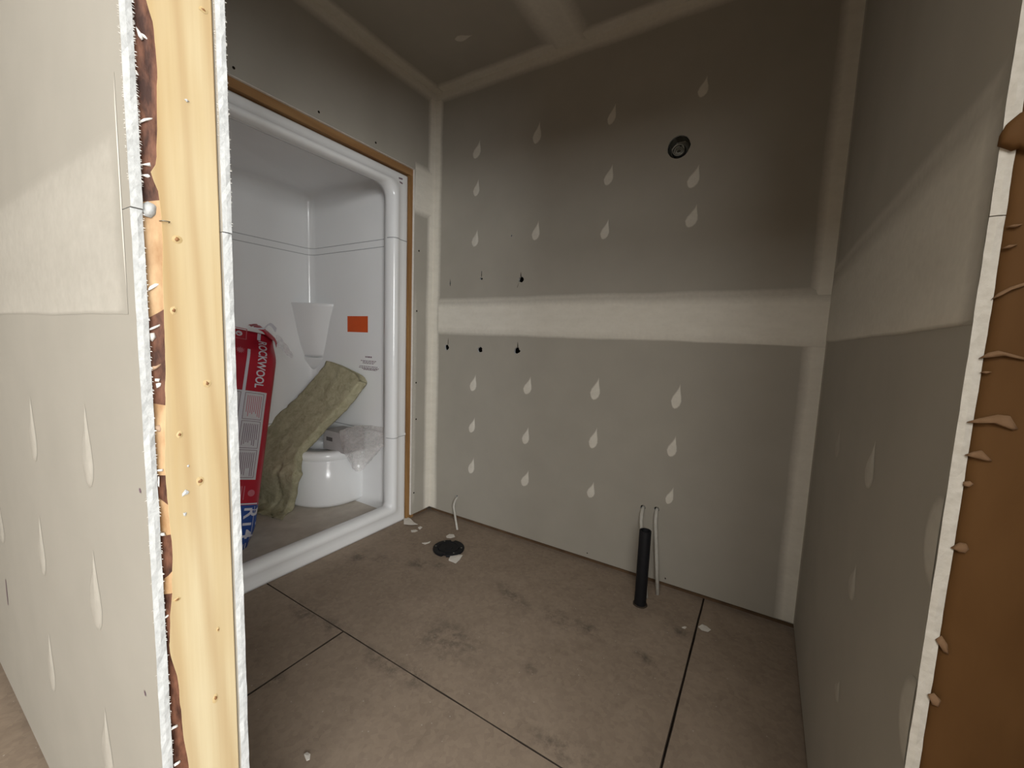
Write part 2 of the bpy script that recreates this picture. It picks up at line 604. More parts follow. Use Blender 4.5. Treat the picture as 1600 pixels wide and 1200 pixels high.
# ------------------------------------------------------------------ floor
floor = empty('floor', kind='structure')
S_ = 0.0024
PAN = [(-2.58, -0.14, 0.905, 2.03), (-0.14, 2.30, 0.905, 2.03), (-3.3, -2.58, 0.905, 2.03),
       (-3.3, -1.25, -0.315, 0.905), (-1.25, 1.19, -0.315, 0.905), (1.19, 5.2, -0.315, 0.905), (2.30, 5.2, 0.905, 2.03),
       (-3.3, -0.14, -1.535, -0.315), (-0.14, 5.2, -1.535, -0.315), (-3.3, 1.19, -6.6, -1.535), (1.19, 5.2, -6.6, -1.535)]
for (x0, x1, y0, y1) in PAN:
    a = S_ / 2
    V, F = [], []
    # board with a slightly worn, wavy edge
    ring = []
    for (p, q) in (((x0 + a, y0 + a), (x1 - a, y0 + a)), ((x1 - a, y0 + a), (x1 - a, y1 - a)), ((x1 - a, y1 - a), (x0 + a, y1 - a)), ((x0 + a, y1 - a), (x0 + a, y0 + a))):
        for k in range(16):
            t = k / 16
            X, Y = p[0] + (q[0] - p[0]) * t, p[1] + (q[1] - p[1]) * t
            w = mnoise.noise(Vector((X * 9, Y * 9, x0 + y0))) * .0016 if k else 0
            nx, ny = (q[1] - p[1]), -(q[0] - p[0])
            L = sqrt(nx * nx + ny * ny)
            ring.append((X + nx / L * w, Y + ny / L * w))
    n = len(ring)
    cx, cy = (x0 + x1) / 2, (y0 + y1) / 2
    V = [(x, y, -.018) for x, y in ring] + [(x, y, -.0016) for x, y in ring] + [(x + (cx - x) * .0022, y + (cy - y) * .0016, 0.0) for x, y in ring]
    for i in range(n):
        k = (i + 1) % n
        F += [(i, k, n + k, n + i), (n + i, n + k, 2 * n + k, 2 * n + i)]
    F.append(tuple(range(2 * n, 3 * n)))
    mk('subfloor_panel', V, F, None, floor, mats=[M_FLOOR, M_SEAM], fm=[1] * (2 * n) + [0])
box('joist_deck', -3.3, 5.2, -6.6, 2.03, -.05, -.0181, M_SEAM, floor)

# ------------------------------------------------------------------ ceiling
ceil = empty('ceiling', kind='structure')
box('drywall_sheet', -3.3, -0.905, -6.6, 2.03, H, H + .0127, M_PAPER, ceil)
box('drywall_sheet', -0.904, 5.2, -6.6, 2.03, H, H + .0127, M_PAPER, ceil)
box('roof_deck', -3.3, 5.2, -6.6, 2.03, H + .013, H + .04, M_DARK, ceil)
strip(ceil, (-1.03, YB, H), (0, -1, 0), (1, 0, 0), (0, 0, -1), 1.55, .25, 3, .3, .3, core=.8, thick=.0016, wob=.012)
strip(ceil, (XL, YB, H), (1, 0, 0), (0, -1, 0), (0, 0, -1), XR - XL, .075, 4, .1, .45, core=.8)
strip(ceil, (XL, YB, H), (0, -1, 0), (1, 0, 0), (0, 0, -1), 1.55, .075, 5, .1, .45, core=.8, thick=.0019)
c = at(725, 58, 'z', H)
patch(ceil, c, (0, 1, 0), (1, 0, 0), (0, 0, -1), .045, .10, 9, core=.6)

# ------------------------------------------------------------------ back wall
wb = empty('wall_back', kind='structure')
HOLES = {}
def hp(px, py):
    q = at(px, py, 'y', YB)
    return q.x, q.z
lowh, upph = [], []
for i, (px, py, r) in enumerate([(698, 542.5, .016), (750, 546.5, .017), (808, 548, .018)]):
    lowh.append(blob_hole(*hp(px, py), r, i, jit=.22))
PIPES = [(1004.5, 793, .0120), (1026, 796, .0120), (714, 776, .009)]
for i, (px, py, r) in enumerate(PIPES):
    lowh.append(blob_hole(*hp(px, py), r, 40 + i, jit=.08))
for i, (px, py, r, sx) in enumerate([(814, 437, .015, 1.0), (703.5, 443, .011, .45), (752, 435.5, .007, 1.3), (752.5, 425, .006, .5), (799, 368.5, .0045, 1.0)]):
    upph.append(blob_hole(*hp(px, py), r, 20 + i, sx=sx))
bx, bz = hp(1060.5, 229.5)
upph.append(blob_hole(bx, bz, .046, 77, n=20, jit=.03))
holed_sheet('drywall_sheet', wb, XL, XR, YB, GAP, JZ, lowh, D)
holed_sheet('drywall_sheet', wb, XL, XR, YB, JZ + .001, H, upph, D)
box('wall_backing', XL - .95, XR + .2, YB + .105, YB + .118, 0, H, M_DARK, wb)
box('bottom_plate', XL, XR + .01, YB + .006 + D, YB + .1, 0, .038, M_PLATE, wb)
box('drywall_sheet', -3.3, XL - .0002, YB, YB + D, GAP, H, M_PAPER, wb)
box('drywall_sheet', XR + .113, 5.2, YB, YB + D, GAP, H, M_PAPER, wb)
YN = (0, -1, 0)
# the taped joint: main coat, plus a thinner skim with a ridge above
P1 = [(0, 0), (.10, .75), (.22, 1), (.5, 1), (.74, 1), (.80, .72), (.86, .45), (.92, .55), (1, 0)]
P2 = [(0, 0), (.02, .85), (.16, 1), (.5, 1), (.72, 1), (.80, .75), (.88, .42), (.94, .35), (1, 0)]
strip(wb, (-1.70, YB, 1.118), (1, 0, 0), (0, 0, 1), YN, 1.885, .222, 11, prof=P1, prof2=P2, thick=.0022, wob=.004)
# corner tapes
strip(wb, (XL, YB, GAP + .004), (0, 0, 1), (1, 0, 0), YN, H - GAP - .004, .062, 12, .08, .40)
strip(wb, (XR, YB, GAP + .004), (0, 0, 1), (-1, 0, 0), YN, H - GAP - .004, .072, 13, .08, .45)
strip(wb, (XL, YB, H), (1, 0, 0), (0, 0, -1), YN, XR - XL, .065, 14, .08, .5, core=.85, thick=.0016)
UP = [(746, 233, 15, 30), (840, 207, 16, 36), (957, 178, 16, 34), (1100, 135, 20, 34), (745, 293, 12, 28), (952, 273, 18, 34), (1085, 275, 24, 38),
      (743, 372, 13, 28), (838, 360, 15, 32), (946, 358, 17, 33), (1082, 337, 24, 38)]
LO = [(740, 598, 13, 28), (825, 602, 16, 30), (931, 607, 19, 38), (1058, 619, 20, 42), (738, 664, 12, 26), (822, 680, 14, 30), (928, 684, 17, 36), (1051, 697, 19, 36),
      (737, 727, 12, 28), (821, 747, 15, 28), (924, 765, 15, 28), (1047, 774, 15, 30)]
for i, (px, py, w, h) in enumerate(UP + LO):
    q = at(px, py, 'y', YB)
    k = (at(px + 1, py, 'y', YB) - q).length
    kv = abs(at(px, py + 1, 'y', YB).z - q.z)
    patch(wb, q, (1, 0, 0), (0, 0, 1), YN, w * k * .92, h * kv, i, lean=.32 + .2 * random.Random(i).random(), core=.78 if i < len(UP) else .95)
# scratches, drips and pencil ticks round the pipe holes
def mark(px0, py0, px1, py1, w, parent=wb):
    a, b = at(px0, py0, 'y', YB), at(px1, py1, 'y', YB)
    d = (b - a).normalized()
    s = d.cross(Vector((0, 1, 0)))
    V = []
    for t, ww in ((0, .15), (.35, .7), (.7, 1), (1, .4)):
        p = a + (b - a) * t + Vector((0, -.0006, 0))
        V += [p - s * w * ww, p + s * w * ww]
    mk('scratch_mark', V, [(0, 2, 3, 1), (2, 4, 5, 3), (4, 6, 7, 5)], M_DARK, parent)
for a in [(700.5, 528, 700, 540, .0022), (814, 425, 814, 434, .0028), (809, 534, 809, 545, .003), (752.5, 424, 752.5, 433, .002), (703.5, 436, 703.5, 447, .0022),
          (824, 463, 827, 469, .0022), (811, 441, 808, 450, .001), (1039, 902, 1040, 905, .003), (917, 863, 918, 865, .003)]:
    mark(*a)

# ------------------------------------------------------------------ left wall: partition in front of the shower alcove
wl = empty('wall_left', kind='structure')
slab_sheet('drywall_sheet', wl, XL - D, XL, YH + T, YB, ZH, H)
slab_sheet('drywall_sheet', wl, XL - D, XL, 1.739, YB, GAP, ZH - .0006)
# pale cut edges of the sheets round the opening
box('cut_edge', XL - D, XL + .0006, 1.7372, 1.7390, GAP, ZH, M_FRAY, wl)
box('cut_edge', XL - D, XL + .0006, YH + T, 1.739, ZH - .0022, ZH - .0004, M_FRAY, wl)
box('header', XL - D - .09, XL - D - .001, YH + T, 1.77, 1.992, 2.10, M_HEADER, wl)
box('trimmer_stud', XL - D - .09, XL - D - .001, 1.7165, 1.77, 0.0, 1.992, M_TRIM, wl)
box('bottom_plate', XL - .085, XL - .018, 1.77, YB, 0, .038, M_PLATE, wl)
box('alcove_wall', XL - .98, XL - .955, YH + T, YB, 0, H, M_PAPER, wl)
XN = (1, 0, 0)
strip(wl, (XL, YB, GAP + .004), (0, 0, 1), (0, -1, 0), XN, H - GAP - .01, .062, 21, .08, .45)
strip(wl, (XL, YB, H), (0, -1, 0), (0, 0, -1), XN, 1.59, .07, 22, .08, .5, core=.85, thick=.0016)
# broad smear filling the strip beside the stall's top corner
strip(wl, (XL, 1.742, 1.785), (0, 0, 1), (0, 1, 0), XN, .29, .13, 23, prof=[(0, .9), (.3, .95), (.6, 1), (.9, 1), (1, 1)], ends=(.012, .02), thick=.0016)
strip(wl, (XL, 1.742, GAP + .01), (0, 0, 1), (0, 1, 0), XN, 1.45, .03, 24, prof=[(0, .35), (.3, .3), (.7, .2), (1, 0)], ends=(.1, .3), thick=.001)
for px, py in [(365, 106), (498, 175), (587, 223), (654.5, 392), (651, 486), (650, 598), (650, 655), (646.5, 770)]:
    q = at(px, py, 'x', XL)
    if q.y < 1.75 and q.z < ZH:
        q.y = 1.752
    n = 8
    V = [q + Vector((.0008, 0, 0))] + [q + Vector((.0008, cos(2 * pi * i / n) * .0055, sin(2 * pi * i / n) * .0055)) for i in range(n)]
    mk('screw_head', V, [(0, 1 + i, 1 + (i + 1) % n) for i in range(n)], M_DARK, wl)

# ------------------------------------------------------------------ right wall
wr = empty('wall_right', kind='structure')
slab_sheet('drywall_sheet', wr, XR, XR + D, YR, YB + .001, GAP, JZ, 'y0', 31, M_GYPSUM_WARMLIT)
slab_sheet('drywall_sheet', wr, XR, XR + D, YR, YB + .001, JZ + .001, H, 'y0', 32, M_GYPSUM_WARMLIT)
slab_sheet('drywall_sheet', wr, XR + .1012, XR + .113, YR, YB + .001, GAP, JZ, 'y0', 33, M_GYPSUM_WARMLIT)
slab_sheet('drywall_sheet', wr, XR + .1012, XR + .113, YR, YB + .001, JZ + .001, H, 'y0', 34, M_GYPSUM_WARMLIT)
box('bottom_plate', XR + .0185, XR + .095, YR + .04, YB, 0, .038, M_PLATE, wr)
XN2 = (-1, 0, 0)
strip(wr, (XR, YB, GAP + .004), (0, 0, 1), (0, -1, 0), XN2, H - GAP - .01, .06, 35, .08, .5, core=.25)
PR = [(0, 0), (.03, .7), (.10, .72), (.3, .62), (.55, .60), (.72, .50), (.80, .22), (.86, .12), (.93, .35), (1, 0)]
PR2 = [(0, 0), (.02, 1), (.08, .9), (.3, .75), (.55, .8), (.72, .75), (.80, .5), (.86, .25), (.93, .32), (1, 0)]
strip(wr, (XR, YB, 1.135), (0, -1, 0), (0, 0, 1), XN2, YB - YR - .0004, .275, 36, prof=PR, prof2=PR2, thick=.0024, wob=.003, ends=(0, .016))
for i, (px, py, w, h, k) in enumerate([(1361, 725, 16, 92, .34), (1333, 907, 13, 86, .24), (1309, 1076, 10, 60, .14), (1310, 690, 8, 60, .12)]):
    q = at(px, py, 'x', XR)
    a = abs(at(px + 1, py, 'x', XR).y - q.y)
    v = abs(at(px, py + 1, 'x', XR).z - q.z)
    patch(wr, q, (0, -1, 0), (0, 0, 1), XN2, w * a, h * v, 60 + i, lean=.3, core=k)
for i, (px, py, w, h) in enumerate([(1461, 850, 38, 112), (1424, 1140, 40, 120)]):
    q = at(px, py, 'x', XR)
    a = abs(at(px + 1, py, 'x', XR).y - q.y)
    v = abs(at(px, py + 1, 'x', XR).z - q.z)
    n = 14
    cy = YR + .0015
    V, fe = [Vector((XR - .0012, cy, q.z))], [.5]
    for k, f in ((.78, .42), (1.0, 0)):
        for j in range(n):
            t = pi * j / (n - 1) - pi / 2
            V.append(Vector((XR - (.001 if f else .0004), cy + .046 * k * cos(t), q.z + .052 * k * sin(t) * (1.0 if sin(t) < 0 else 1.15))))
            fe.append(f)
    F = [(0, 1 + j, 2 + j) for j in range(n - 1)] + [(1 + j, 1 + n + j, 2 + n + j, 2 + j) for j in range(n - 1)]
    mk('screw_patch', V, F, M_MUD, wr, smooth=True, fe=fe)

# end stud with the bark still on its face
def bark_stud(parent):
    n, m = 130, 9
    V = []
    z0, z1 = 0.0, H
    x0, x1 = XR + D + .0004, XR + .1005
    for i in range(n + 1):
        z = z0 + (z1 - z0) * i / n
        for j in range(m):
            t = j / (m - 1)
            x = x0 + (x1 - x0) * t
            dy = .004 * (1 - (2 * t - 1) ** 2) * -1 + .0016 * mnoise.noise(Vector((x * 40, z * 16, 2))) + .001 * mnoise.noise(Vector((x * 140, z * 50, 7)))
            V.append((x, YR + .002 + dy, z))
        V += [(x1, YR + .04, z), (x0, YR + .04, z)]
    k = m + 2
    F = []
    for i in range(n):
        for j in range(k):
            a, b = i * k + j, i * k + (j + 1) % k
            F.append((a, b, b + k, a + k))
    return mk('stud', V, F, M_BARKDK, parent, smooth=True)
stud_r = bark_stud(wr)
stud_r['label'] = 'end stud with dark brown bark'


def flake(parent, pts, y, mat, thick=.003, name='paper_scrap', bulge=.0018):
    """a torn scrap stuck on the end of the right wall, outline in photo points on the plane Y = y"""
    P = [at(px, py, 'y', y) for px, py in pts]
    c = sum(P, Vector()) / len(P)
    n = len(P)
    V = [c + Vector((0, -thick - bulge, 0))] + [p + (c - p) * .35 + Vector((0, -thick - bulge * .8, 0)) for p in P] + [p + Vector((0, -thick, 0)) for p in P] + [p + Vector((0, .0015, 0)) for p in P]
    F = [(0, 1 + i, 1 + (i + 1) % n) for i in range(n)]
    for r in (0, 1):
        F += [(1 + r * n + i, 1 + (r + 1) * n + i, 1 + (r + 1) * n + (i + 1) % n, 1 + r * n + (i + 1) % n) for i in range(n)]
    return mk(name, V, F, mat, parent, smooth=True)


YE = YR - .002
flake(stud_r, [(1606, 172), (1590, 180), (1572, 195), (1562, 212), (1559, 228), (1570, 232), (1580, 236), (1592, 232), (1610, 240)], YR - .001, M_BARKDK, .004, 'bark_flake', .004)
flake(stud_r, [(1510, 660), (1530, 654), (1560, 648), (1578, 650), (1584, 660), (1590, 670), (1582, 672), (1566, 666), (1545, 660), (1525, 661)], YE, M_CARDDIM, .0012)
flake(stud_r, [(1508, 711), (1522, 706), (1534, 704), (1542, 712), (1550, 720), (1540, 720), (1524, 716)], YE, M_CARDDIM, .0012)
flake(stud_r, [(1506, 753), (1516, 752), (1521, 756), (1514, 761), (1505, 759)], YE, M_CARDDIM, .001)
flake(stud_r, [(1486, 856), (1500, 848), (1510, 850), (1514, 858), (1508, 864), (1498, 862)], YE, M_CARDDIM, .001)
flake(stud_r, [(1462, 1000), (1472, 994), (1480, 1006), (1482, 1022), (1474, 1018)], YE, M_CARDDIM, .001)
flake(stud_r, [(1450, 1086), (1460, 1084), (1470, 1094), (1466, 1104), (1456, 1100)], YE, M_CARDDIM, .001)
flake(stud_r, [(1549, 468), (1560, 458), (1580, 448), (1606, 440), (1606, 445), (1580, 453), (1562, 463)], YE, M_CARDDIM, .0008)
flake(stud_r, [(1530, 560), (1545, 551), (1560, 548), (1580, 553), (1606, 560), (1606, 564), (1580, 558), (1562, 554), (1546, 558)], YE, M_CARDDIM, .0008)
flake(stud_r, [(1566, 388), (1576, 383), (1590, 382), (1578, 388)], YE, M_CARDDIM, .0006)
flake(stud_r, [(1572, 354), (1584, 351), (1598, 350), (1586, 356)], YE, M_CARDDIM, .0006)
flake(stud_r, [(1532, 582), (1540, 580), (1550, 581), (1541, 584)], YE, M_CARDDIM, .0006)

# ------------------------------------------------------------------ hall wall with the door jamb
wf = empty('wall_front', kind='structure')
slab_sheet('drywall_sheet', wf, -3.3, XJ, YH, YH + D, GAP, JZ - .004, 'x1', 41)
slab_sheet('drywall_sheet', wf, -3.3, XJ + .0015, YH, YH + D, JZ - .003, H, 'x1', 42)
slab_sheet('drywall_sheet', wf, XL, XJ + .0005, YH + T - D, YH + T, GAP, JZ - .01, 'x1', 43)
slab_sheet('drywall_sheet', wf, XL, XJ + .002, YH + T - D, YH + T, JZ - .009, H, 'x1', 44)
YN3 = (0, -1, 0)
PH = [(0, 0), (.025, .30), (.07, .26), (.3, .20), (.6, .24), (.8, .22), (.93, .15), (1, 0)]
strip(wf, (-3.2, YH, 1.116), (1, 0, 0), (0, 0, 1), YN3, 3.2 + XJ - .025, .228, 45, prof=PH, thick=.0012, wob=.003, ends=(.1, .02))
strip(wf, (XJ - .0275, YH, 1.14), (0, 0, 1), (1, 0, 0), YN3, .26, .0035, 46, prof=[(0, .3), (.4, .6), (.7, .6), (1, .1)], thick=.0016, wob=.0015, ends=(.05, .05))
for i, (px, py, w, h) in enumerate([(51, 670, 11, 100), (136, 697, 18, 128), (65, 852, 10, 88), (149, 922, 19, 118), (80, 1034, 10, 82), (167, 1160, 17, 100), (1, 815, 10, 60)]):
    q = at(px, py, 'y', YH)
    a = abs(at(px + 1, py, 'y', YH).x - q.x)
    v = abs(at(px, py + 1, 'y', YH).z - q.z)
    patch(wf, q, (1, 0, 0), (0, 0, 1), YN3, w * a, h * v, 80 + i, lean=.12, core=.19)
for px0, py0, px1, py1, w in [(219, 763, 220, 770, .0022), (226.5, 1079, 228, 1087, .002), (9, 905, 13, 945, .004)]:
    a, b = at(px0, py0, 'y', YH), at(px1, py1, 'y', YH)
    V = [a + Vector((-w, -.0006, 0)), a + Vector((w, -.0006, 0)), b + Vector((w, -.0006, 0)), b + Vector((-w, -.0006, 0)), (a + b) / 2 + Vector((w * 1.6, -.0006, 0)), (a + b) / 2 + Vector((-w * 1.5, -.0006, 0))]
    mk('scratch_mark', V, [(0, 1, 4, 5), (5, 4, 2, 3)], M_INK, wf)
# studs behind, header over the doorway, unseen far jamb and wall placed for shade
stud = None


def wane_at(z):
    """how far the bark edge eats into the stud's face (m), and whether it is bare (tan) there; from the photo's edge line"""
    tbl = [(0.0, .012), (.40, .020), (.46, .018), (.53, .013), (.60, .011), (.66, .0035), (.70, .0055), (.74, .009), (.80, .012), (.85, .010), (.92, .0085), (.96, .0105),
           (1.0, .0125), (1.06, .0150), (1.14, .016), (1.22, .0185), (1.265, .017), (1.29, .010), (1.305, .0165), (1.36, .019), (1.42, .0215), (1.46, .020), (1.50, .012), (1.53, .0085), (1.6, .006), (1.8, .012), (2.0, .015), (2.5, .015)]
    for (a, b), (c_, d) in zip(tbl, tbl[1:]):
        if z <= c_:
            t = (z - a) / (c_ - a)
            return b + (d - b) * sm(t)
    return .015


def jamb_stud(parent):
    y0, y1 = YH + D + .0006, YH + T - D - .0016
    xb = XJ - .042
    n = 240
    V, F, fm = [], [], []
    W, Fw, fw = [], [], []
    for i in range(n + 1):
        z = .0 + H * i / n
        w = wane_at(z) + .0006 * mnoise.noise(Vector((z * 60, 1, 1)))
        V += [(XJ - .0008, y0 + w, z), (XJ - .0008, y0 + w + (y1 - y0 - w) * .5, z), (XJ - .0010, y1 - .002, z), (XJ - .003, y1, z), (xb, y1, z), (xb, y0, z), (XJ - .022, y0, z), (XJ - .0014, y0 + w - .0003, z)]
        r1 = .0016 * mnoise.noise(Vector((z * 30, 3, 5)))
        # bark: bulging rough surface sloping back from the edge of the sawn face
        row = []
        for k in range(6):
            t = k / 5
            yy = y0 + w * (1 - t)
            xx = XJ - .0012 - (.0085 * t ** 1.3) + .0016 * mnoise.noise(Vector((z * 55, k * .9, 8))) * (1 if 0 < k else 0) + r1 * t
            row.append((xx, yy, z + t * .014 * sin(z * 37 + 1)))
        W += row
    for i in range(n):
        for k in range(8):
            a, b = i * 8 + k, i * 8 + (k + 1) % 8
            F.append((a, b, b + 8, a + 8))
    o = mk('stud', V, F, M_STUD, parent)
    # wane pieces: alternating bark and bare wood along the edge
    bands = [(0, .735, 'b'), (.735, .775, 'w'), (.775, .825, 'b'), (.825, .868, 'w'), (.868, .90, 'b'), (.90, .995, 'w'),
             (.995, 1.125, 'b'), (1.125, 1.262, 'w'), (1.262, 1.60, 'b'), (1.60, 2.497, 'b')]
    for (a, b, m) in bands:
        i0, i1 = int(round(a / H * n)), int(round(b / H * n))
        if i1 <= i0:
            continue
        vs = W[i0 * 6:(i1 + 1) * 6]
        mk('bark_strip' if m == 'b' else 'bare_edge', vs, grid_faces(i1 - i0 + 1, 6), M_BARK if m == 'b' else M_WANE, o, smooth=True)
    return o


stud = jamb_stud(wf)


def on_jamb(px, py):
    return at(px, py, 'x', XJ)


def disc(parent, name, px, py, ry, rz, mat, x=.0, n=10, jit=.15, seed=0):
    q = on_jamb(px, py)
    rnd = random.Random(seed)
    V = [q + Vector((x + .0008, 0, 0))]
    for i in range(n):
        t = 2 * pi * i / n
        k = 1 + rnd.uniform(-jit, jit)
        V.append(q + Vector((x - .0004, cos(t) * ry * k, sin(t) * rz * k)))
    return mk(name, V, [(0, 1 + i, 1 + (i + 1) % n) for i in range(n)], mat, parent)


M_HALO = simple('knot_halo', (0.46, 0.335, 0.16), (0.54, 0.41, 0.22), 90, 0.65)
for i, (px, py, ry, rz) in enumerate([(277, 374, .0030, .0028), (272, 485, .0022, .0028), (324, 599, .0026, .0030), (313, 752, .0028, .0034), (337, 1091, .0022, .0038), (341, 984, .0012, .002),
                                      (281, 679, .0020, .0026), (277, 937, .0026, .0016), (318, 15, .0030, .0018)]):
    disc(stud, 'knot_halo', px, py, ry * 1.9, rz * 2.0, M_HALO, -.0003, seed=i)
    disc(stud, 'knot', px, py, ry, rz, M_KNOT, .0002, seed=i + 20)
for i, (px, py, ry, rz) in enumerate([(290, 770, .0042, .0042), (289, 803, .0024, .0024), (292, 157, .0022, .0016), (294, 728, .0012, .0016)]):
    disc(stud, 'plaster_crumb', px, py, ry, rz, M_GYPSUM, .0006, n=8, jit=.45, seed=i + 50)
# torn paper and plaster bits caught on the bark edge
def bit(pts, mat, dx, name='torn_paper', lift=.002):
    P = [on_jamb(px, py) + Vector((dx, 0, 0)) for px, py in pts]
    c = sum(P, Vector()) / len(P) + Vector((lift, 0, 0))
    n = len(P)
    V = [c] + P + [p - Vector((.0012, 0, 0)) for p in P]
    F = [(0, 1 + i, 1 + (i + 1) % n) for i in range(n)] + [(1 + i, 1 + n + i, 1 + n + (i + 1) % n, 1 + (i + 1) % n) for i in range(n)]
    mk(name, V, F, mat, stud, smooth=True)
bit([(224, 318), (232, 314), (241, 318), (247, 322), (246, 334), (238, 340), (228, 337), (224, 328)], M_GYPSUM, -.003, 'plaster_lump', .004)
bit([(219, 188), (226, 184), (244, 182), (243, 185), (228, 189), (220, 191)], M_FRAY, -.003)
bit([(233, 452), (236, 447), (244, 443), (254, 441), (253, 444), (243, 450), (234, 454)], M_FRAY, -.003)
bit([(232, 515), (240, 511), (253, 506), (253, 509), (243, 514), (233, 517)], M_FRAY, -.003)
bit([(234, 521), (243, 520), (246, 527), (240, 534), (236, 530)], M_FRAY, -.004)
bit([(238, 573), (246, 572), (255, 567), (254, 571), (246, 577), (239, 579)], M_CARD, -.003)
bit([(244, 592), (252, 592), (250, 597), (244, 596)], M_FRAY, -.003)
bit([(246, 600), (255, 597), (254, 604), (247, 607)], M_FRAY, -.004)
bit([(242, 668), (252, 664), (257, 670), (254, 677), (247, 674)], M_CARD, -.004)
bit([(245, 735), (256, 733), (256, 737), (247, 737)], M_FRAY, -.002)
bit([(248, 745), (250, 745), (250, 762), (248, 760)], M_FRAY, -.002)
bit([(250, 834), (258, 833), (260, 838), (252, 838)], M_FRAY, -.002)
bit([(257, 967), (265, 961), (266, 963), (258, 969)], M_FRAY, -.003)
bit([(267, 1140), (279, 1134), (280, 1137), (268, 1143)], M_FRAY, -.003)
bit([(273, 1197), (283, 1190), (284, 1193), (274, 1200)], M_FRAY, -.003)
bit([(214, 40), (222, 50), (226, 60), (223, 61), (218, 54)], M_FRAY, -.003)
bit([(216, 46), (229, 53), (236, 62), (234, 64), (226, 56)], M_FRAY, -.004)
bit([(222, 256), (236, 253), (238, 260), (230, 258)], M_FRAY, -.003)
bit([(222, 272), (236, 271), (240, 278), (232, 277)], M_FRAY, -.003)
tube('staple', [on_jamb(250, 345) + Vector((-.002, 0, 0)), on_jamb(253, 345) + Vector((.003, 0, 0)), on_jamb(264, 347) + Vector((.003, 0, 0)), on_jamb(264, 348) + Vector((-.001, 0, 0))], .0006, M_STEEL, stud, 5)

# fuzz of torn facing paper along the sawn drywall edges (upper sheets)
def fray(parent, y, zlo, zhi, n, seed, side, ln=(.002, .005)):
    rnd = random.Random(seed)
    V, F = [], []
    for i in range(n):
        z = rnd.uniform(zlo, zhi)
        L = rnd.uniform(*ln)
        a = rnd.uniform(-.9, .2)
        b = Vector((XJ + .0004, y + rnd.uniform(-.0004, .0004), z))
        tip = b + Vector((rnd.uniform(.0, .0015), side * L * cos(a), L * sin(a)))
        w = rnd.uniform(.0002, .0007)
        k = len(V)
        V += [b + Vector((0, 0, w)), b - Vector((0, 0, w)), tip, b + Vector((-.0006, 0, 0))]
        F += [(k, k + 1, k + 2), (k + 1, k + 3, k + 2), (k + 3, k, k + 2)]
    o = mk('paper_fuzz', V, F, M_FRAY, parent, kind='stuff')
    return o
fray(wf, YH + D, 1.27, 1.75, 420, 1, 1, (.0006, .0034))
fray(wf, YH, 1.27, 1.75, 160, 2, -1, (.001, .0025))
fray(wf, YH + T, 1.245, 1.75, 260, 3, 1, (.001, .003))
fray(wf, YH + T - D, 1.36, 1.75, 120, 4, -1, (.001, .0025))
fray(wf, YH + D, .5, 1.25, 120, 5, 1, (.0008, .002))
fray(wf, YH, .6, 0.95, 14, 6, -1, (.001, .003))

XD = 0.39  # unseen far jamb, position chosen to shade the right wall's end
box('header', XJ, XD, YH + D, YH + T - D, 2.01, 2.25, M_STUD, wf)
box('drywall_sheet', XJ + .003, 5.2, YH, YH + D, 2.01, H, M_PAPER, wf)
box('drywall_sheet', XJ + .003, XR + D, YH + T - D, YH + T, 2.01, H, M_PAPER, wf)
box('stud', XD, XD + .04, YH + D, YH + T - D, 0, 2.01, M_STUD, wf)
box('drywall_sheet', XD, 5.2, YH, YH + D, GAP, 2.009, M_PAPER, wf)
box('drywall_sheet', XD, 5.2, YH + T - D, YH + T, GAP, 2.009, M_PAPER, wf)
box('bottom_plate', -3.3, XJ - .045, YH + D + .005, YH + T - D - .005, 0, .038, M_PLATE, wf)

# the hall behind the camera
wh = empty('wall_rear', kind='structure')
box('drywall_sheet', -3.3, 5.2, -6.6, -6.59, 0, H, M_PAPER, wh)
ws = empty('wall_side', kind='structure')
box('drywall_sheet', -3.3, -3.29, -6.6, YH, 0, H, M_PAPER, ws)
box('drywall_sheet', 5.19, 5.2, -6.6, YB, 0, H, M_PAPER, ws)


# ------------------------------------------------------------------ shower stall
stall = empty('shower_stall', (XL - .02, (YS0 + YS1) / 2, 0))
tag(stall, 'white acrylic shower stall with moulded corner seat built into the left wall', 'shower')


def rrect(y0, y1, z0, z1, r, n=8, m=10, rb=None):
    """closed outline, fixed count: corners (n+1 points) and m points per side"""
    out = []
    rb = min(r, .022) if rb is None else rb
    cs = [(y1 - rb, z0 + rb, -pi / 2, rb), (y1 - r, z1 - r, 0, r), (y0 + r, z1 - r, pi / 2, r), (y0 + rb, z0 + rb, pi, rb)]
    for (cy, cz, a0, r) in cs:
        for k in range(n + 1):
            t = a0 + pi / 2 * k / n
            out.append((cy + r * cos(t), cz + r * sin(t)))
    full = []
    L = len(out)
    for ci in range(4):
        seg = out[ci * (n + 1):(ci + 1) * (n + 1)]
        nxt = out[((ci + 1) % 4) * (n + 1)]
        full += seg
        for k in range(1, m):
            t = k / m
            full.append((seg[-1][0] + (nxt[0] - seg[-1][0]) * t, seg[-1][1] + (nxt[1] - seg[-1][1]) * t))
    return full


YI0, YI1, ZI0, ZI1 = YS0 + .12, 1.597, .118, 1.905      # clear opening
YE1, YE0, XBK = 1.662, YS0 + .055, -2.60                # inside walls
ZPAN, ZROOF = .058, 1.985
XF = XL - .012
rings = []
def ring(t, x, r):
    y0, y1 = YS0 + (YI0 - YS0) * t, YS1 + (YI1 - YS1) * t
    z0, z1 = 0.0 + ZI0 * t, 1.984 + (ZI1 - 1.984) * t
    rings.append([(x, y, z) for y, z in rrect(y0, y1, z0, z1, r)])
ring(0, XF - .035, .004)
ring(0, XF - .016, .004)
ring(.10, XF - .013, .010)
ring(.30, XF - .012, .030)
ring(.50, XF - .010, .045)
ring(.62, XF - .002, .052)
ring(.74, XF + .004, .057)
ring(.86, XF + .002, .062)
ring(.95, XF - .008, .064)
ring(1.0, XF - .024, .065)
ring(1.02, XF - .045, .066)
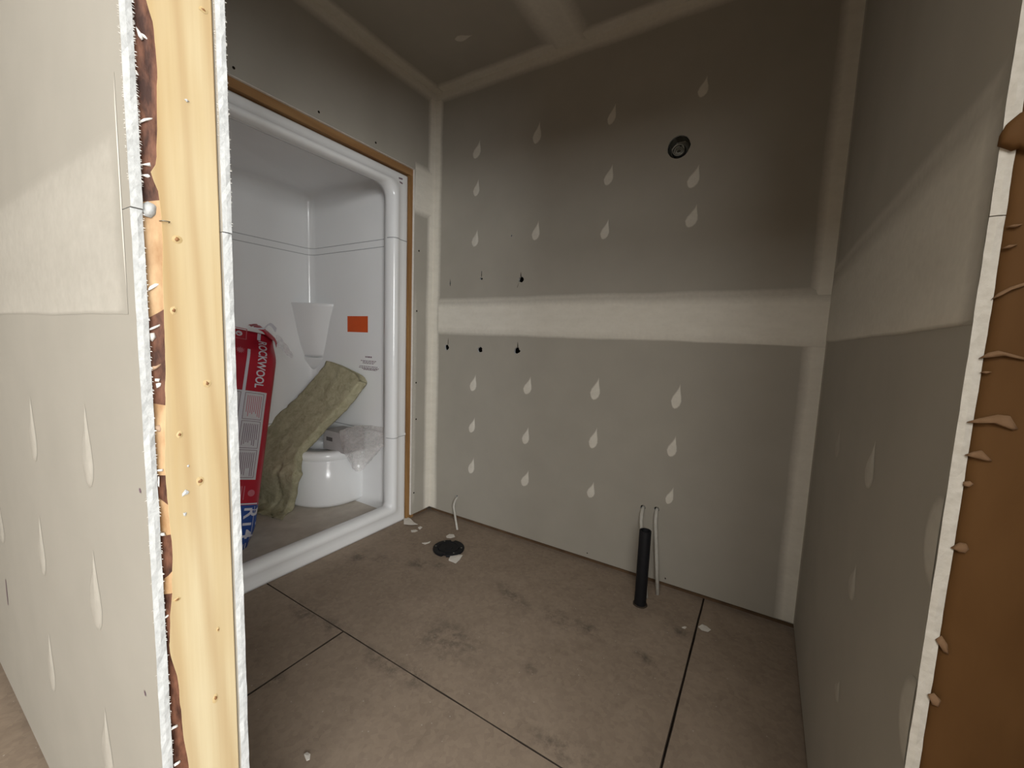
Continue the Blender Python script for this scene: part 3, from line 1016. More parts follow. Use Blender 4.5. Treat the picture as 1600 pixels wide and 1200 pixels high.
rings.append([(XF - .075, y, z) for y, z in rrect(YI0 - .004, YI1 + .004, ZI0 - .012, ZI1 + .006, .068)])
rings.append([(XF - .095, y, z) for y, z in rrect(YE0 + .02, YE1 - .02, ZPAN + .02, ZROOF - .02, .05)])
rings.append([(XF - .11, y, z) for y, z in rrect(YE0, YE1, ZPAN, ZROOF, .045)])
V = [p for r in rings for p in r]
n = len(rings[0])
F = []
for i in range(len(rings) - 1):
    for k in range(n):
        a, b = i * n + k, i * n + (k + 1) % n
        F.append((a, b, b + n, a + n))
mk('front_frame', V, F, M_ACRYL, stall, smooth=True)

# inside: walls, roof and pan
def shell_ring(z, shrink=0.0):
    r = .05
    y0, y1, xb, xf = YE0 + shrink, YE1 - shrink, XBK + shrink, XF - .105
    pts = [(xf, y1)]
    for k in range(9):
        t = pi / 2 + pi / 2 * k / 8
        pts.append((xb + r + r * cos(t), y1 - r + r * sin(t)))
    for k in range(9):
        t = pi + pi / 2 * k / 8
        pts.append((xb + r + r * cos(t), y0 + r + r * sin(t)))
    pts.append((xf, y0))
    return [(x, y, z) for x, y in pts]
zz = [(ZPAN, .03), (ZPAN + .01, .012), (ZPAN + .03, 0), (.527, 0), (1.0, 0), (1.64, 0), (ZROOF - .05, 0), (ZROOF - .03, .004), (ZROOF - .012, .016), (ZROOF, .045)]
RR = [shell_ring(z, s) for z, s in zz]
n = len(RR[0])
V = [p for r in RR for p in r]
F = []
for i in range(len(RR) - 1):
    for k in range(n - 1):
        a = i * n + k
        F.append((a, a + 1, a + 1 + n, a + n))
F.append(tuple(range((len(RR) - 1) * n, len(RR) * n)))
mk('wall_panel', V, F, M_ACRYL, stall, smooth=True)
# pan floor with a dusty film
V = shell_ring(ZPAN, .028)
V = [(x, y, z + .0008) for x, y, z in V]
mk('pan_floor', V, [tuple(range(len(V)))], M_DUST, stall)
# moulded joints between the stall's sections
for zc, w in ((1.648, .0016), (1.607, .0016), (.527, .002)):
    r0, r1 = shell_ring(zc - w), shell_ring(zc + w)
    n = len(r0)
    cy = (YE0 + YE1) / 2
    def inn(p):
        x, y, z = p
        return (x + .0012 if x < XBK + .06 else x, y + (.0012 if y < cy else -.0012), z)
    V = [inn(p) for p in r0] + [inn(p) for p in r1]
    mk('section_joint', V, [(k, k + 1, k + 1 + n, k + n) for k in range(n - 1)], M_GROOVE, stall)
def col_ring(z, h, mat, dx):
    # joint collar round the front column
    V = []
    prof = [(.05, XF - .0125), (.30, XF - .012), (.50, XF - .010), (.62, XF - .002), (.74, XF + .004), (.86, XF + .002), (.95, XF - .008), (1.0, XF - .024), (1.02, XF - .045)]
    for t, x in prof:
        y = YS1 + (YI1 - YS1) * t
        s = dx if t < .9 else dx
        V += [(x + s, y - (dx if t > .8 else 0), z - h), (x + s * 1.0, y - (dx if t > .8 else 0), z + h)]
    mk('column_joint', V, [(2 * k, 2 * k + 2, 2 * k + 3, 2 * k + 1) for k in range(len(prof) - 1)], mat, stall, smooth=True)
col_ring(1.632, .0022, M_GROOVE, .0008)
col_ring(.530, .006, M_ACRYL, .0035)
col_ring(.521, .0016, M_GROOVE, .0012)
# two pencil ticks at the frame's top corner
for px0, py0, px1, py1 in ((623, 278, 629, 280), (624, 284, 629, 287)):
    a, b = at(px0, py0, 'x', XF - .011), at(px1, py1, 'x', XF - .011)
    k = Vector((.0006, 0, 0))
    h = Vector((0, 0, .004))
    mk('pencil_tick', [a + k - h, b + k - h, b + k + h, a + k + h], [(0, 1, 2, 3)], M_INK, stall)

# corner seat: bowed front, rounded rim
def seat():
    a, b, ex = .50, .330, 3.2
    lev = [(ZPAN + .001, .030, 0), (ZPAN + .012, .010, 0), (ZPAN + .03, 0.0, 0), (.20, -.006, 0), (.345, -.004, 0), (.350, .002, 0), (.356, -.006, 0), (.385, -.008, 0), (.398, -.002, 0), (.404, .012, 0), (.405, .04, 0), (.396, .055, 0), (.393, .12, 0)]
    n = 40
    V = []
    for z, s, _ in lev:
        for i in range(n + 1):
            t = pi / 2 * i / n
            x = (a - s) * abs(cos(t)) ** (2 / ex)
            y = (b - s) * abs(sin(t)) ** (2 / ex)
            V.append((XBK + x, YE1 - y, z))
    F = grid_faces(len(lev), n + 1)
    k = len(V)
    V.append((XBK, YE1, .393))
    base = (len(lev) - 1) * (n + 1)
    F += [(base + i, base + i + 1, k) for i in range(n)]
    return mk('seat', V, F, M_ACRYL, stall, smooth=True)
seat()

# corner shelf: wedge bracket under a flat top, small ledge below it
def shelf(name, zs):
    n = 16
    V = []
    for z, rx, ry in zs:
        for i in range(n + 1):
            t = i / n
            # between the two walls: slightly bowed chord
            bow = .16 * sin(pi * t)
            V.append((XBK + rx * (1 - t) + bow * rx * .7, YE1 - ry * t - bow * ry * .7, z))
    F = grid_faces(len(zs), n + 1)
    for row, zr in ((0, zs[0][0]), (len(zs) - 1, zs[-1][0])):
        k = len(V)
        V.append((XBK, YE1, zr))
        F += [(row * (n + 1) + i, row * (n + 1) + i + 1, k) for i in range(n)]
    return mk(name, V, F, M_ACRYL, stall, smooth=True)
shelf('corner_shelf', [(.948, .105, .060), (.965, .115, .065), (1.02, .135, .085), (1.10, .160, .105), (1.20, .190, .125), (1.270, .222, .140), (1.286, .228, .145), (1.291, .222, .142)])
shelf('soap_ledge', [(.86, .03, .02), (.89, .06, .035), (.925, .100, .058), (.938, .112, .066), (.942, .112, .066)])

# stickers on the end wall
def decal(name, x0, x1, z0, z1, mat, off=.001, parent=stall):
    y = YE1 - off
    return mk(name, [(x0, y, z0), (x1, y, z0), (x1, y, z1), (x0, y, z1)], [(0, 1, 2, 3)], mat, parent)
a, b = at(543, 494, 'y', YE1), at(575, 519.5, 'y', YE1)
decal('orange_sticker', a.x, b.x, b.z, a.z, M_ORANGE)
lab = empty('caution_label', (0, 0, 0))
lab.parent = stall
lab.location = -Vector(stall.location)
for (px0, px1, py) in [(571, 581, 557.5), (564, 588, 563), (567, 586, 565.2), (567, 584, 567.2), (562, 590, 571.5), (561, 592, 573.6), (566, 591, 575.6), (568, 588, 577.2)]:
    a, b = at(px0, py, 'y', YE1), at(px1, py, 'y', YE1)
    h = .0042 if py < 560 else .0019
    # broken into words
    rnd = random.Random(int(py))
    x = a.x
    V, F = [], []
    while x < b.x:
        w = min(rnd.uniform(.008, .022), b.x - x)
        k = len(V)
        V += [(x, YE1 - .001, a.z - h), (x + w, YE1 - .001, a.z - h), (x + w, YE1 - .001, a.z + h), (x, YE1 - .001, a.z + h)]
        F.append((k, k + 1, k + 2, k + 3))
        x += w + .004
    mk('text_line', V, F, M_INK, lab)

# ------------------------------------------------------------------ bag of insulation
BB = Vector((-1.9765, 0.9607, ZPAN))
TT = at(440, 540, 'x', -2.2)
VV = (TT - BB).normalized()
th = radians(15)
UU = Vector((-sin(th), -cos(th), 0))
UU = (UU - VV * UU.dot(VV)).normalized()
NN = UU.cross(VV)
if NN.x < 0:
    NN = -NN
BW, BL, BD = .44, 1.10, .30
bag = empty('insulation_bag', tuple(BB + UU * BW * .5 - NN * BD * .5))
tag(bag, 'red and blue plastic bag of mineral wool batts standing in the shower stall', 'bag')


def bag_half(b):
    """half depth and half width factors along the bag"""
    e0, e1 = sm(b / .13), sm((BL - b) / .16)
    kd = (.72 + .28 * e0) * (.5 + .5 * e1)
    kw = (.90 + .10 * e0) * (.90 + .10 * e1)
    return kd, kw


def bag_pt(ang, b, off=0.0, ex=5.0):
    kd, kw = bag_half(b)
    ca, sa = cos(ang), sin(ang)
    x = abs(ca) ** (2 / ex) * (1 if ca > 0 else -1)
    d = abs(sa) ** (2 / ex) * (1 if sa > 0 else -1)
    wr_ = .004 * mnoise.noise(Vector((x * 2.5, b * 7, d * 2))) + .002 * mnoise.noise(Vector((x * 7, b * 19, d * 5)))
    return (BB + UU * (BW / 2 - x * BW / 2 * kw) + VV * b + NN * (-BD / 2 + (d * BD / 2) * kd) + NN * ((wr_ + off) * (1 if d > 0 else -1)))


def face_pt(a, b, off=.0012, ex=5.0):
    """point on the bag's front: a from its right edge, b up from its foot"""
    kd, kw = bag_half(b)
    x = (BW / 2 - a) / (BW / 2 * kw)
    x = max(-.995, min(.995, x))
    d = (1 - abs(x) ** ex) ** (1 / ex)
    wr_ = .004 * mnoise.noise(Vector((x * 2.5, b * 7, d * 2))) + .002 * mnoise.noise(Vector((x * 7, b * 19, d * 5)))
    return BB + UU * a + VV * b + NN * (-BD / 2 + d * BD / 2 * kd + wr_ + off)


nb, na = 56, 64
V = []
for i in range(nb + 1):
    for k in range(na):
        V.append(bag_pt(2 * pi * k / na, BL * i / nb))
F, fm = [], []
BLUE_TOP = .222
for i in range(nb):
    for k in range(na):
        a, b = i * na + k, i * na + (k + 1) % na
        F.append((a, b, b + na, a + na))
        fm.append(1 if BL * (i + .5) / nb < BLUE_TOP else 0)
F += [tuple(range(na - 1, -1, -1)), tuple(range(nb * na, (nb + 1) * na))]
fm += [1, 0]
mk('bag_film', V, F, None, bag, smooth=True, mats=[M_RED, M_BLUE], fm=fm)


def ab(px, py):
    """photo point -> (a, b) on the mean front plane of the bag"""
    d = FWD * F_PX + RIGHT * (px - 800) + DOWN * (py - 600)
    t = (BB - EYE).dot(NN) / d.dot(NN)
    q = EYE + d * t - BB
    return q.dot(UU), q.dot(VV)


def print_quad(name, a0, a1, b0, b1, mat, off=.0014, skew=0.0, parent=bag):
    n, m = max(2, int(abs(a1 - a0) / .012) + 2), max(2, int(abs(b1 - b0) / .012) + 2)
    V = [face_pt(a0 + (a1 - a0) * i / (n - 1), b0 + (b1 - b0) * j / (m - 1), off) for i in range(n) for j in range(m)]
    return mk(name, V, grid_faces(n, m), mat, parent, smooth=True)


def print_lines(name, quads, mat, off, parent=bag):
    V, F = [], []
    for a0, a1, b0, b1 in quads:
        n, m = max(2, int(abs(a1 - a0) / .014) + 2), max(2, int(abs(b1 - b0) / .014) + 2)
        k = len(V)
        V += [face_pt(a0 + (a1 - a0) * i / (n - 1), b0 + (b1 - b0) * j / (m - 1), off) for i in range(n) for j in range(m)]
        F += [tuple(k + x for x in f) for f in grid_faces(n, m)]
    return mk(name, V, F, mat, parent, smooth=True)


def print_text(name, body, size, a_base, b_start, mat, off=.0022, bold=.0, spacing=1.0, squeeze=1.0):
    """lettering that reads down the bag, tops of the letters to the right"""
    cu = bpy.data.curves.new(name, 'FONT')
    cu.body = body
    cu.size = size
    cu.space_character = spacing
    cu.offset = bold
    cu.resolution_u = 3
    tmp = bpy.data.objects.new(name, cu)
    COL.objects.link(tmp)
    dg = bpy.context.evaluated_depsgraph_get()
    me = bpy.data.meshes.new_from_object(tmp.evaluated_get(dg))
    bpy.data.objects.remove(tmp, do_unlink=True)
    bm = bmesh.new()
    bm.from_mesh(me)
    bmesh.ops.triangulate(bm, faces=bm.faces[:])
    bmesh.ops.subdivide_edges(bm, edges=[e for e in bm.edges if e.calc_length() > .02], cuts=1)
    vs = [face_pt(a_base - v.co.y, b_start - v.co.x * squeeze, off) for v in bm.verts]
    bm.verts.index_update()
    fs = [tuple(v.index for v in f.verts) for f in bm.faces]
    bm.free()
    bpy.data.meshes.remove(me)
    return mk(name, vs, fs, mat, bag)


def A(px, py):
    return ab(px, py)
# white stripe, red label field, brand lettering
s0, s1 = A(395, 512), A(389.5, 612)
pa0s = A(419, 614)[0] + .004
print_quad('white_stripe', pa0s + .097, pa0s + .110, .335, .985, M_WHITEP, .0032)
t0, t1 = A(414, 530), A(410, 601)
print_text('lettering', 'ROCKWOOL', .054, (A(409, 565))[0] + .016, t0[1] + .005, M_WHITEP, bold=.0012, squeeze=(t0[1] - t1[1] + .005) / .30)
q = A(410, 522)
print_lines('logo_mark', [(q[0] - .006, q[0] + .010, q[1] - .018, q[1] + .022)], M_WHITEP, .0016)
# rounded square with the emblem, left of the stripe
e0 = A(378, 515)
ca, cb = e0
qs = []
w = .062
for k in range(4):
    pass
print_lines('emblem_frame', [(ca - w / 2, ca + w / 2, cb - w / 2 - .002, cb - w / 2 + .002), (ca - w / 2, ca + w / 2, cb + w / 2 - .002, cb + w / 2 + .002),
                             (ca - w / 2 - .002, ca - w / 2 + .002, cb - w / 2, cb + w / 2), (ca + w / 2 - .002, ca + w / 2 + .002, cb - w / 2, cb + w / 2)], M_PINK, .0016)
def print_poly(name, pts, mat, off):
    V = [face_pt(sum(p[0] for p in pts) / len(pts), sum(p[1] for p in pts) / len(pts), off)] + [face_pt(a, b, off) for a, b in pts]
    n = len(pts)
    return mk(name, V, [(0, 1 + i, 1 + (i + 1) % n) for i in range(n)], mat, bag)
print_poly('emblem', [(ca + .002 + .015 * cos(t * pi / 8), cb + .015 * sin(t * pi / 8)) for t in range(16)], M_WHITEP, .0016)
print_poly('emblem_eye', [(ca + .002 + .008 * cos(t * pi / 5), cb + .008 * sin(t * pi / 5)) for t in range(10)], M_RED, .0022)
print_poly('emblem_bar', [(ca - .004, cb - .002), (ca + .012, cb + .004), (ca + .010, cb + .008), (ca - .006, cb + .003)], M_WHITEP, .0028)
la, lb = A(376, 546)
leaf = []
for i in range(22):
    t = 2 * pi * i / 22
    r = (.020 if i % 2 == 0 else .011) * (1.15 if i in (0, 4, 18) else 1)
    leaf.append((la + r * sin(t), lb + r * cos(t)))
print_poly('leaf_emblem', leaf, M_PINK, .0016)

# white label panel with three printed boxes
p0, p1 = A(419, 614), A(405, 751)
pa0 = p0[0] + .004
PB1, PB0 = p0[1], .335
print_quad('label_panel', pa0, pa0 + .20, PB0, PB1, M_PANEL, .0017)
gapb = .010
hh = (PB1 - PB0 - 4 * gapb) / 3
for k in range(3):
    b1 = PB1 - gapb - k * (hh + gapb)
    b0 = b1 - hh
    a0, a1 = pa0 + .012, pa0 + .094
    e = .0012
    print_lines('box_outline', [(a0, a1, b0 - e, b0 + e), (a0, a1, b1 - e, b1 + e), (a0 - e, a0 + e, b0, b1), (a1 - e, a1 + e, b0, b1)], M_INK, .0026)
    a2 = a1 + .020
    print_lines('box_outline', [(a2, a2 + .07, b0 - e, b0 + e), (a2, a2 + .07, b1 - e, b1 + e), (a2 - e, a2 + e, b0, b1)], M_INK, .0026)
    rnd = random.Random(k)
    ql = []
    for j in range(8):
        aa = a0 + .009 + j * .0084
        ln = hh * rnd.uniform(.55, .88)
        ql.append((aa, aa + .003, b1 - .012 - ln, b1 - .012))
    print_lines('fine_print', ql, M_PINK if k == 0 else M_INK, .0026)
# faint seals in the lower red field
sa, sb = A(393, 772)
print_poly('faint_seal', [(sa + .016 * cos(t * pi / 6), .272 + .016 * sin(t * pi / 6)) for t in range(12)], M_PINK, .0017)
for q_ in [(sa + .03, sa + .034, .242, .305), (sa + .042, sa + .046, .242, .305)]:
    print_lines('faint_print', [q_], M_PINK, .0017)
# foot: white line over the blue, R14
print_lines('white_edge_line', [(.004, .40, BLUE_TOP - .003, BLUE_TOP + .003)], M_WHITEP, .002)
ra, rb = A(396, 797)
print_text('rating_lettering', 'R14', .088, ra + .036, BLUE_TOP - .014, M_WHITEP, off=.0030, bold=.0015, spacing=1.08, squeeze=1.0)
print_lines('thin_rule', [(.024, .026, .05, BLUE_TOP - .012)], M_WHITEP, .002)
print_lines('small_print', [(ra + .004, ra + .008, .012, .040), (ra + .014, ra + .017, .012, .036), (ra - .012, ra - .008, .012, .038)], M_WHITEP, .002)

# torn-open top of the bag: red film folded over, ending in clear plastic
def film_sheet(name, rows, mat, parent, crumple=.006, seed=0, sub=5, loc=None, fr=(38, 95), grow=False):
    """smooth crumpled sheet through a grid of control points (Catmull-Rom)"""
    def cr(p0, p1, p2, p3, t):
        return .5 * ((2 * p1) + (-p0 + p2) * t + (2 * p0 - 5 * p1 + 4 * p2 - p3) * t * t + (-p0 + 3 * p1 - 3 * p2 + p3) * t ** 3)
    def line(P):
        out = []
        for i in range(len(P) - 1):
            a, b, c_, d = P[max(i - 1, 0)], P[i], P[i + 1], P[min(i + 2, len(P) - 1)]
            for k in range(sub):
                out.append(cr(a, b, c_, d, k / sub))
        out.append(P[-1])
        return out
    R1 = [line([Vector(p) for p in r]) for r in rows]
    cols = [line([r[j] for r in R1]) for j in range(len(R1[0]))]
    V = []
    for cl in cols:
        for ip, p in enumerate(cl):
            q = p * fr[0] + Vector((seed * 9.1, 0, 0))
            dv = Vector((mnoise.noise(q), mnoise.noise(q + Vector((7, 0, 0))), mnoise.noise(q + Vector((0, 7, 0)))))
            q2 = p * fr[1] + Vector((0, seed * 5.1, 0))
            dv += .45 * Vector((mnoise.noise(q2), mnoise.noise(q2 + Vector((7, 0, 0))), mnoise.noise(q2 + Vector((0, 7, 0)))))
            V.append(p + dv * crumple * ((.3 + .9 * ip / len(cl)) if grow else 1))
    return mk(name, V, grid_faces(len(cols), len(cols[0])), mat, parent, smooth=True, loc=loc)
def bp(px, py, lift):
    a, b = ab(px, py)
    return BB + UU * a + VV * b + NN * lift
film_sheet('torn_flap', [[bp(394, 499, -.10), bp(406, 500, -.08), bp(420, 507, -.10), bp(436, 522, -.12)],
                         [bp(396, 508, -.02), bp(407, 512, .0), bp(424, 520, -.02), bp(438, 532, -.05)],
                         [bp(399, 513, .005), bp(410, 521, .012), bp(426, 533, .006), bp(434, 542, -.02)]], M_RED, bag, .008, 2)
film_sheet('torn_edge', [[bp(394, 512, .014), bp(410, 513, .016), bp(421, 506, .018), bp(432, 513, .004)],
                         [bp(399, 515, .014), bp(411, 516, .016), bp(420, 510, .018), bp(430, 520, .006)]], M_WHITEP, bag, .002, 5)
film_sheet('clear_flap', [[bp(432, 520, -.03), bp(440, 524, -.03), bp(452, 538, -.04), bp(461, 552, -.04)],
                          [bp(433, 532, -.02), bp(441, 538, -.015), bp(449, 547, -.02), bp(459, 556, -.03)],
                          [bp(433, 541, -.01), bp(440, 544, -.005), bp(447, 552, -.01), bp(457, 558, -.02)]], M_TORN, bag, .005, 3)

# ------------------------------------------------------------------ loose mineral wool batt
def batt():
    R0 = at(566, 588, 'y', 1.58)
    L0 = at(513, 562, 'y', 1.60)
    R1 = at(534, 632, 'y', 1.52)
    R2 = at(493, 672, 'y', 1.43)
    R3 = at(466, 706, 'y', 1.335)
    R4 = at(459, 745, 'y', 1.262)
    R5 = at(452, 790, 'z', .10)
    R6 = at(440, 812, 'z', ZPAN + .006)
    Lw = [L0 - R0, Vector((-.385, .01, .055)), Vector((-.375, -.03, .03)), Vector((-.37, -.06, .015)), Vector((-.355, -.08, .0)), Vector((-.33, -.06, .0)), Vector((-.31, -.06, .0))]
    Rr = [R0, R1, R2, R3, R4, R5, R6]
    def cr(P, u):
        i = min(int(u), len(P) - 2)
        t = u - i
        a, b, c_, d = P[max(i - 1, 0)], P[i], P[i + 1], P[min(i + 2, len(P) - 1)]
        return .5 * ((2 * b) + (-a + c_) * t + (2 * a - 5 * b + 4 * c_ - d) * t * t + (-a + 3 * b - 3 * c_ + d) * t ** 3)
    nl, nw, th_ = 70, 26, .060
    ringn = []
    V = []
    for i in range(nl + 1):
        u = (len(Rr) - 1) * i / nl
        r, w = cr(Rr, u), cr(Lw, u)
        du = (cr(Rr, min(u + .05, len(Rr) - 1)) - cr(Rr, max(u - .05, 0))).normalized()
        nn = w.cross(du).normalized()
        if nn.y > 0:
            nn = -nn
        tt = th_ * (1 - .45 * sm((u - 3.6) / 2))
        e = 1 - .0 * u
        pts = []
        for k in range(nw + 1):
            t = k / nw
            pts.append((t, 0.0))
        for k in range(1, 6):
            pts.append((1, -k / 5))
        for k in range(1, nw + 1):
            pts.append((1 - k / nw, -1))
        for k in range(1, 5):
            pts.append((0, -1 + k / 5))
        ringn = pts
        for (t, d) in pts:
            p = r + w * t + nn * (d * tt) + du * (.035 * abs(2 * t - 1) ** 5 * max(0, 1 - u / .6) * (1 if t < .5 else .35))
            q = p * 14
            k1 = mnoise.noise(q) * .009 + mnoise.noise(q * 2.6) * .006 + mnoise.noise(q * 7) * .0035
            p = p + nn * k1 * (1 if d > -.5 else .4) + w.normalized() * (mnoise.noise(q * 1.7 + Vector((5, 0, 0))) * .008 + mnoise.noise(q * 6) * .003)
            # pulled tuft and a torn crease across the batt
            if d == 0:
                cre = abs(u - (2.0 - .25 * t + .12 * sin(t * 9)))
                p -= nn * .010 * max(0, 1 - cre / .05) * (1 if .12 < t < .55 else .1)
                cr2 = abs(t - (.30 + .05 * sin(u * 5)))
                if u > 3.6:
                    p -= nn * .016 * max(0, 1 - cr2 / .05)
            V.append(p)
    n = len(ringn)
    F = []
    for i in range(nl):
        for k in range(n):
            a, b = i * n + k, i * n + (k + 1) % n
            F.append((a, b, b + n, a + n))
    # ends
    for row in (0, nl):
        base = row * n
        for k in range(nw):
            # front point k, back point matching
            bi = nw + 5 + (nw - k)
            bj = nw + 5 + (nw - k - 1)
            fi, fj = k, k + 1
            A_ = [base + fi, base + fj, base + bj, base + (bi % n)]
            F.append(tuple(A_))
    lo = min(v.z for v in V)
    V = [Vector((v.x, v.y, max(v.z, ZPAN + .0015))) for v in V]
    c0 = Vector((R6.x - .16, R6.y, ZPAN))
    o = mk('insulation_batt', V, F, M_WOOL, None, smooth=True, loc=c0)
    tag(o, 'olive grey mineral wool batt leaning slumped against the shower end wall', 'insulation')
    return o
batt()

# ------------------------------------------------------------------ carton on the seat and the clear plastic hanging off it
ct = empty('carton', (-2.17, 1.575, .394))
tag(ct, 'small grey cardboard carton on the shower seat behind the leaning batt', 'box')
box('carton_body', -2.275, -2.07, 1.515, YE1 - .006, .3945, .515, M_CARTON, ct, bev=.003)
mk('lid_flap', [(-2.075, 1.517, .514), (-2.075, 1.65, .514), (-2.06, 1.652, .545), (-2.06, 1.52, .540)], [(0, 1, 2, 3)], M_CARTON, ct)
mk('printed_mark', [(-2.245, 1.5143, .452), (-2.185, 1.5143, .452), (-2.185, 1.5143, .476), (-2.245, 1.5143, .476)], [(0, 1, 2, 3)], M_CARTONP, ct)
pl = film_sheet('plastic_wrap', [
    [at(531, 673, 'y', 1.50), at(548, 667, 'y', 1.56), at(567, 664, 'y', 1.640), at(588, 666, 'y', 1.645), at(607, 669, 'y', 1.645)],
    [at(532, 690, 'y', 1.485), at(548, 688, 'y', 1.50), at(568, 684, 'y', 1.56), at(588, 682, 'y', 1.61), at(607, 684, 'y', 1.64)],
    [at(537, 706, 'y', 1.455), at(550, 708, 'y', 1.45), at(568, 704, 'y', 1.50), at(586, 699, 'y', 1.56), at(602, 694, 'y', 1.62)],
    [at(546, 722, 'y', 1.445), at(554, 724, 'y', 1.43), at(566, 722, 'y', 1.46), at(578, 714, 'y', 1.51), at(592, 705, 'y', 1.59)],
    [at(553, 733, 'y', 1.445), at(558, 737, 'y', 1.435), at(564, 737, 'y', 1.45), at(571, 728, 'y', 1.48), at(580, 716, 'y', 1.55)]],
    M_CLEAR, None, .010, 1, 8, loc=(-2.06, 1.52, .405), fr=(11, 34), grow=True)
tag(pl, 'crumpled clear plastic wrap hanging over the rim of the shower seat', 'plastic wrap')

# ------------------------------------------------------------------ toilet flange
fc = at(701, 855, 'z', .012)
fl = empty('toilet_flange', (fc.x, fc.y, 0))
tag(fl, 'round black plastic toilet flange screwed to the subfloor near the back wall', 'flange')
def lathe(name, prof, cx, cy, mat, parent, n=40, skip=None):
    V, F = [], []
    for r, z in prof:
        for k in range(n):
            t = 2 * pi * k / n
            rr = r
            if skip:
                rr = skip(t, r)
            V.append((cx + rr * cos(t), cy + rr * sin(t), z))
    for i in range(len(prof) - 1):
        for k in range(n):
            a, b = i * n + k, i * n + (k + 1) % n
            F.append((a, b, b + n, a + n))
    F.append(tuple(range((len(prof) - 1) * n, len(prof) * n)))
    return mk(name, V, F, mat, parent, smooth=False)
def notch(t, r):
    for c_ in (1.95, 5.1):
        d = abs((t - c_ + pi) % (2 * pi) - pi)
        if d < .10 and r > .06:
            return r - .014
    return r
lathe('ring', [(.080, .0005), (.082, .006), (.081, .011), (.078, .0125), (.058, .0125), (.055, .010), (.055, .005)], fc.x, fc.y, M_ABS, fl, 80, notch)
lathe('test_cap', [(.0545, .004), (.0545, .012), (.051, .0145), (.047, .011), (.022, .010), (.019, .013), (.008, .0135)], fc.x, fc.y, M_ABS, fl)
for t in (.5, 2.6, 3.6, 5.8):
    x, y = fc.x + .068 * cos(t), fc.y + .068 * sin(t)
    lathe('screw', [(.0045, .0124), (.0042, .0142), (.002, .0148)], x, y, M_STEEL, fl, 8)

# ------------------------------------------------------------------ pipes
ab_ = at(1000, 944, 'z', 0)
drain = empty('drain_pipe', (ab_.x, ab_.y, 0))
tag(drain, 'black plastic drain pipe standing up from the subfloor by the back wall', 'pipe')
rin, rout, hz = .0195, .0242, .330
V, F = [], []
n = 28
pr = [(rout, .0), (rout, hz - .001), (rout - .0006, hz), (rin + .0004, hz), (rin, hz - .001), (rin, .02)]
for r, z in pr:
    for k in range(n):
        t = 2 * pi * k / n
        V.append((ab_.x + r * cos(t), ab_.y + r * sin(t), z))
for i in range(len(pr) - 1):
    for k in range(n):
        a, b = i * n + k, i * n + (k + 1) % n
        F.append((a, b, b + n, a + n))
F.append(tuple(range(5 * n, 6 * n)))
mk('pipe_wall', V, F, M_ABS, drain, smooth=True)
V, F = [], []
for r, z in ((rout + .006, .0004), (rout + .005, .003), (rout - .001, .004)):
    for k in range(n):
        t = 2 * pi * k / n
        rr = r + (.002 * mnoise.noise(Vector((cos(t) * 2, sin(t) * 2, 1))) if r > rout else 0)
        V.append((ab_.x + rr * cos(t), ab_.y + rr * sin(t), z))
for i in range(2):
    for k in range(n):
        a, b = i * n + k, i * n + (k + 1) % n
        F.append((a, b, b + n, a + n))
mk('cut_rim', V, F, M_SEAM, drain)


def supply(px, py, hx, hy, r, label, foot=None):
    g = at(px, py, 'z', 0)
    h = at(hx, hy, 'y', YB)
    root = empty('water_tube', (g.x, g.y, 0))
    tag(root, label, 'pipe', 'white water supply tubes')
    k = h.z
    k -= .0045
    q = Vector((g.x + (h.x - g.x) * .9, g.y + (h.y - g.y) * .62, k - .045))
    pts = [Vector((g.x, g.y, .0)), Vector((g.x, g.y, .0)).lerp(q, .5)] + bez(q, q + Vector((0, .006, .03)), (h.x, h.y - .012, k), (h.x, h.y + .03, k), 10)
    tube('tube', pts, r, M_PEX, root, 12)
    # escutcheon of dried compound at the floor
    return root
supply(1027.5, 929, 1026, 795, .0080, 'right-hand white water tube beside the black drain pipe')
supply(1010, 934, 1004.5, 792, .0080, 'white water tube mostly hidden behind the black drain pipe')
supply(714.5, 828, 714, 775.5, .0062, 'short white water tube behind the round toilet flange')

# ------------------------------------------------------------------ electrical box in the back wall
eb = empty('electrical_box', (bx, YB, bz))
tag(eb, 'round recessed junction box with coiled wires high on the back wall', 'electrical box')
V, F = [], []
n = 8
for r, y in ((.044, YB + .004), (.044, YB + .05), (.040, YB + .052)):
    for k in range(n):
        t = 2 * pi * (k + .5) / n
        V.append((bx + r * cos(t), y, bz + r * sin(t)))
for i in range(2):
    for k in range(n):
        a, b = i * n + k, i * n + (k + 1) % n
        F.append((a, b, b + n, a + n))
F.append(tuple(range(2 * n, 3 * n)))
mk('box_shell', V, F, M_STEEL, eb)
M_CABLE = simple('black_cable', (.02, .02, .02), (.03, .03, .03), 60, .5)
for j, (rr, m_, wr_) in enumerate(((.024, M_WIRE, .0016), (.017, M_WIRE, .0014), (.011, M_WIRE, .0014), (.029, M_CABLE, .0028))):
    pts = []
    for k in range(25):
        t = 2 * pi * 1.15 * k / 24 + j * 1.3
        pts.append((bx - .004 + rr * cos(t) * (1 - .006 * k), YB + .008 + .010 * j * .5 + .0006 * k, bz - .006 + rr * .85 * sin(t)))
    tube('wire' if j < 3 else 'cable', pts, wr_, m_, eb, 6)

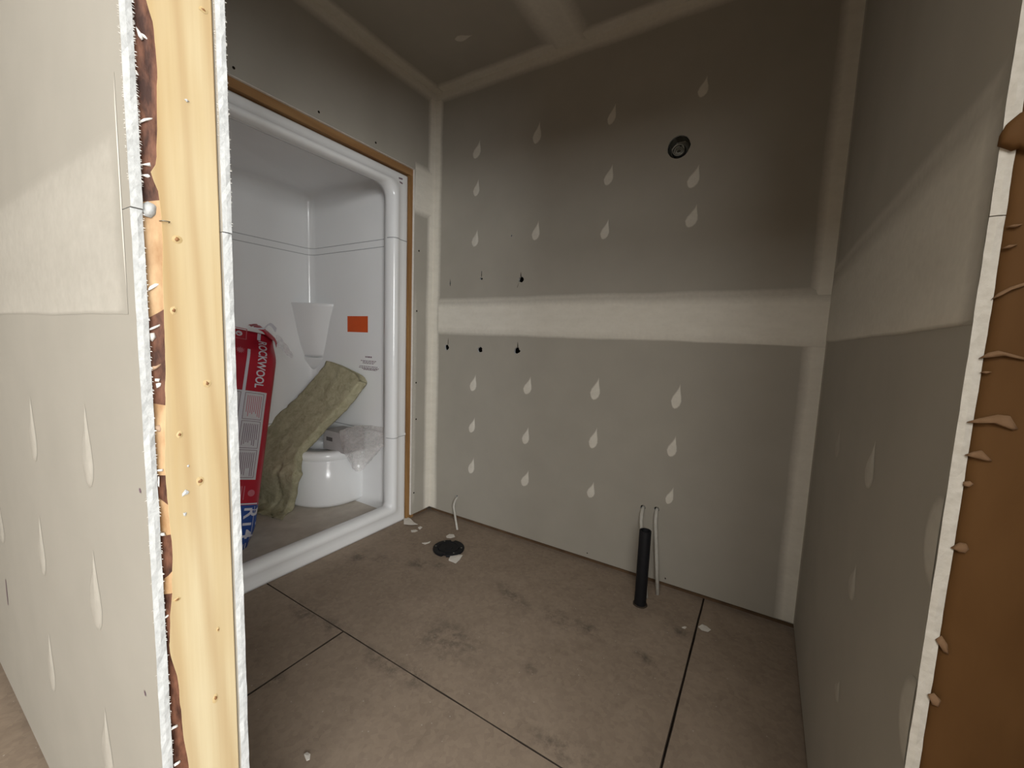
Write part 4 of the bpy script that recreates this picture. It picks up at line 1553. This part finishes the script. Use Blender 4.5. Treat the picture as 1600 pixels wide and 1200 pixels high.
# ------------------------------------------------------------------ scraps on the floor
def scrap(pts, label, z=.0012, lift=.004, group=None):
    P = [at(px, py, 'z', 0) for px, py in pts]
    c_ = sum(P, Vector()) / len(P)
    n = len(P)
    rnd = random.Random(int(pts[0][0]))
    up = [Vector((p.x, p.y, z + rnd.uniform(.2, 1) * lift)) for p in P]
    V = [Vector((c_.x, c_.y, z + lift * .8))] + up + [Vector((p.x, p.y, max(.0003, u.z - z))) for p, u in zip(P, up)]
    V.append(Vector((c_.x, c_.y, .0003)))
    F = [(0, 1 + i, 1 + (i + 1) % n) for i in range(n)] + [(1 + i, 1 + n + i, 1 + n + (i + 1) % n, 1 + (i + 1) % n) for i in range(n)]
    F += [(2 * n + 1, 1 + n + (i + 1) % n, 1 + n + i) for i in range(n)]
    for v in V[1 + n + 0:1 + n + 2]:
        v.z = .0002
    o = mk('drywall_scrap', V, F, M_SCRAP, None, loc=(c_.x, c_.y, 0))
    tag(o, label, 'scrap', 'drywall scraps on the subfloor')
scrap([(629, 811), (634, 809), (641, 813), (647, 817), (653, 821), (642, 822), (631, 821), (631, 815)], 'largest white drywall scrap beside the foot of the shower frame', lift=.012)
scrap([(653, 825), (657, 823), (660, 825), (656, 828)], 'tiny white crumb just right of the scrap by the shower foot')
scrap([(642, 829), (650, 828), (653, 830), (648, 832), (643, 832)], 'flat faded paper scrap below the large scrap by the shower foot', lift=.002)
scrap([(659, 849), (668, 848), (673, 846), (671, 849), (664, 851)], 'thin sliver of paper left of the round toilet flange', lift=.002)
scrap([(697, 838), (702, 835), (709, 836), (711, 840), (704, 842), (698, 841)], 'pale crumb behind the round toilet flange', lift=.004)
scrap([(701, 876), (706, 866), (716, 867), (723, 869), (718, 876), (712, 882)], 'square white paper scrap in front of the round toilet flange', lift=.008)
scrap([(697, 870), (702, 865), (703, 867), (699, 870)], 'tiny sliver touching the front of the toilet flange', lift=.003)
scrap([(1091, 980), (1097, 977), (1104, 979), (1111, 985), (1106, 989), (1096, 986)], 'small white oval scrap on the subfloor seam near the right corner', lift=.004)
scrap([(1065, 981), (1070, 979), (1073, 981), (1070, 983)], 'faint tiny crumb between drain pipe and subfloor seam', lift=.002)
scrap([(475, 1180), (480, 1176), (485, 1180), (484, 1188), (479, 1190)], 'pale scrap at the bottom edge of the floor near the door jamb', lift=.003)
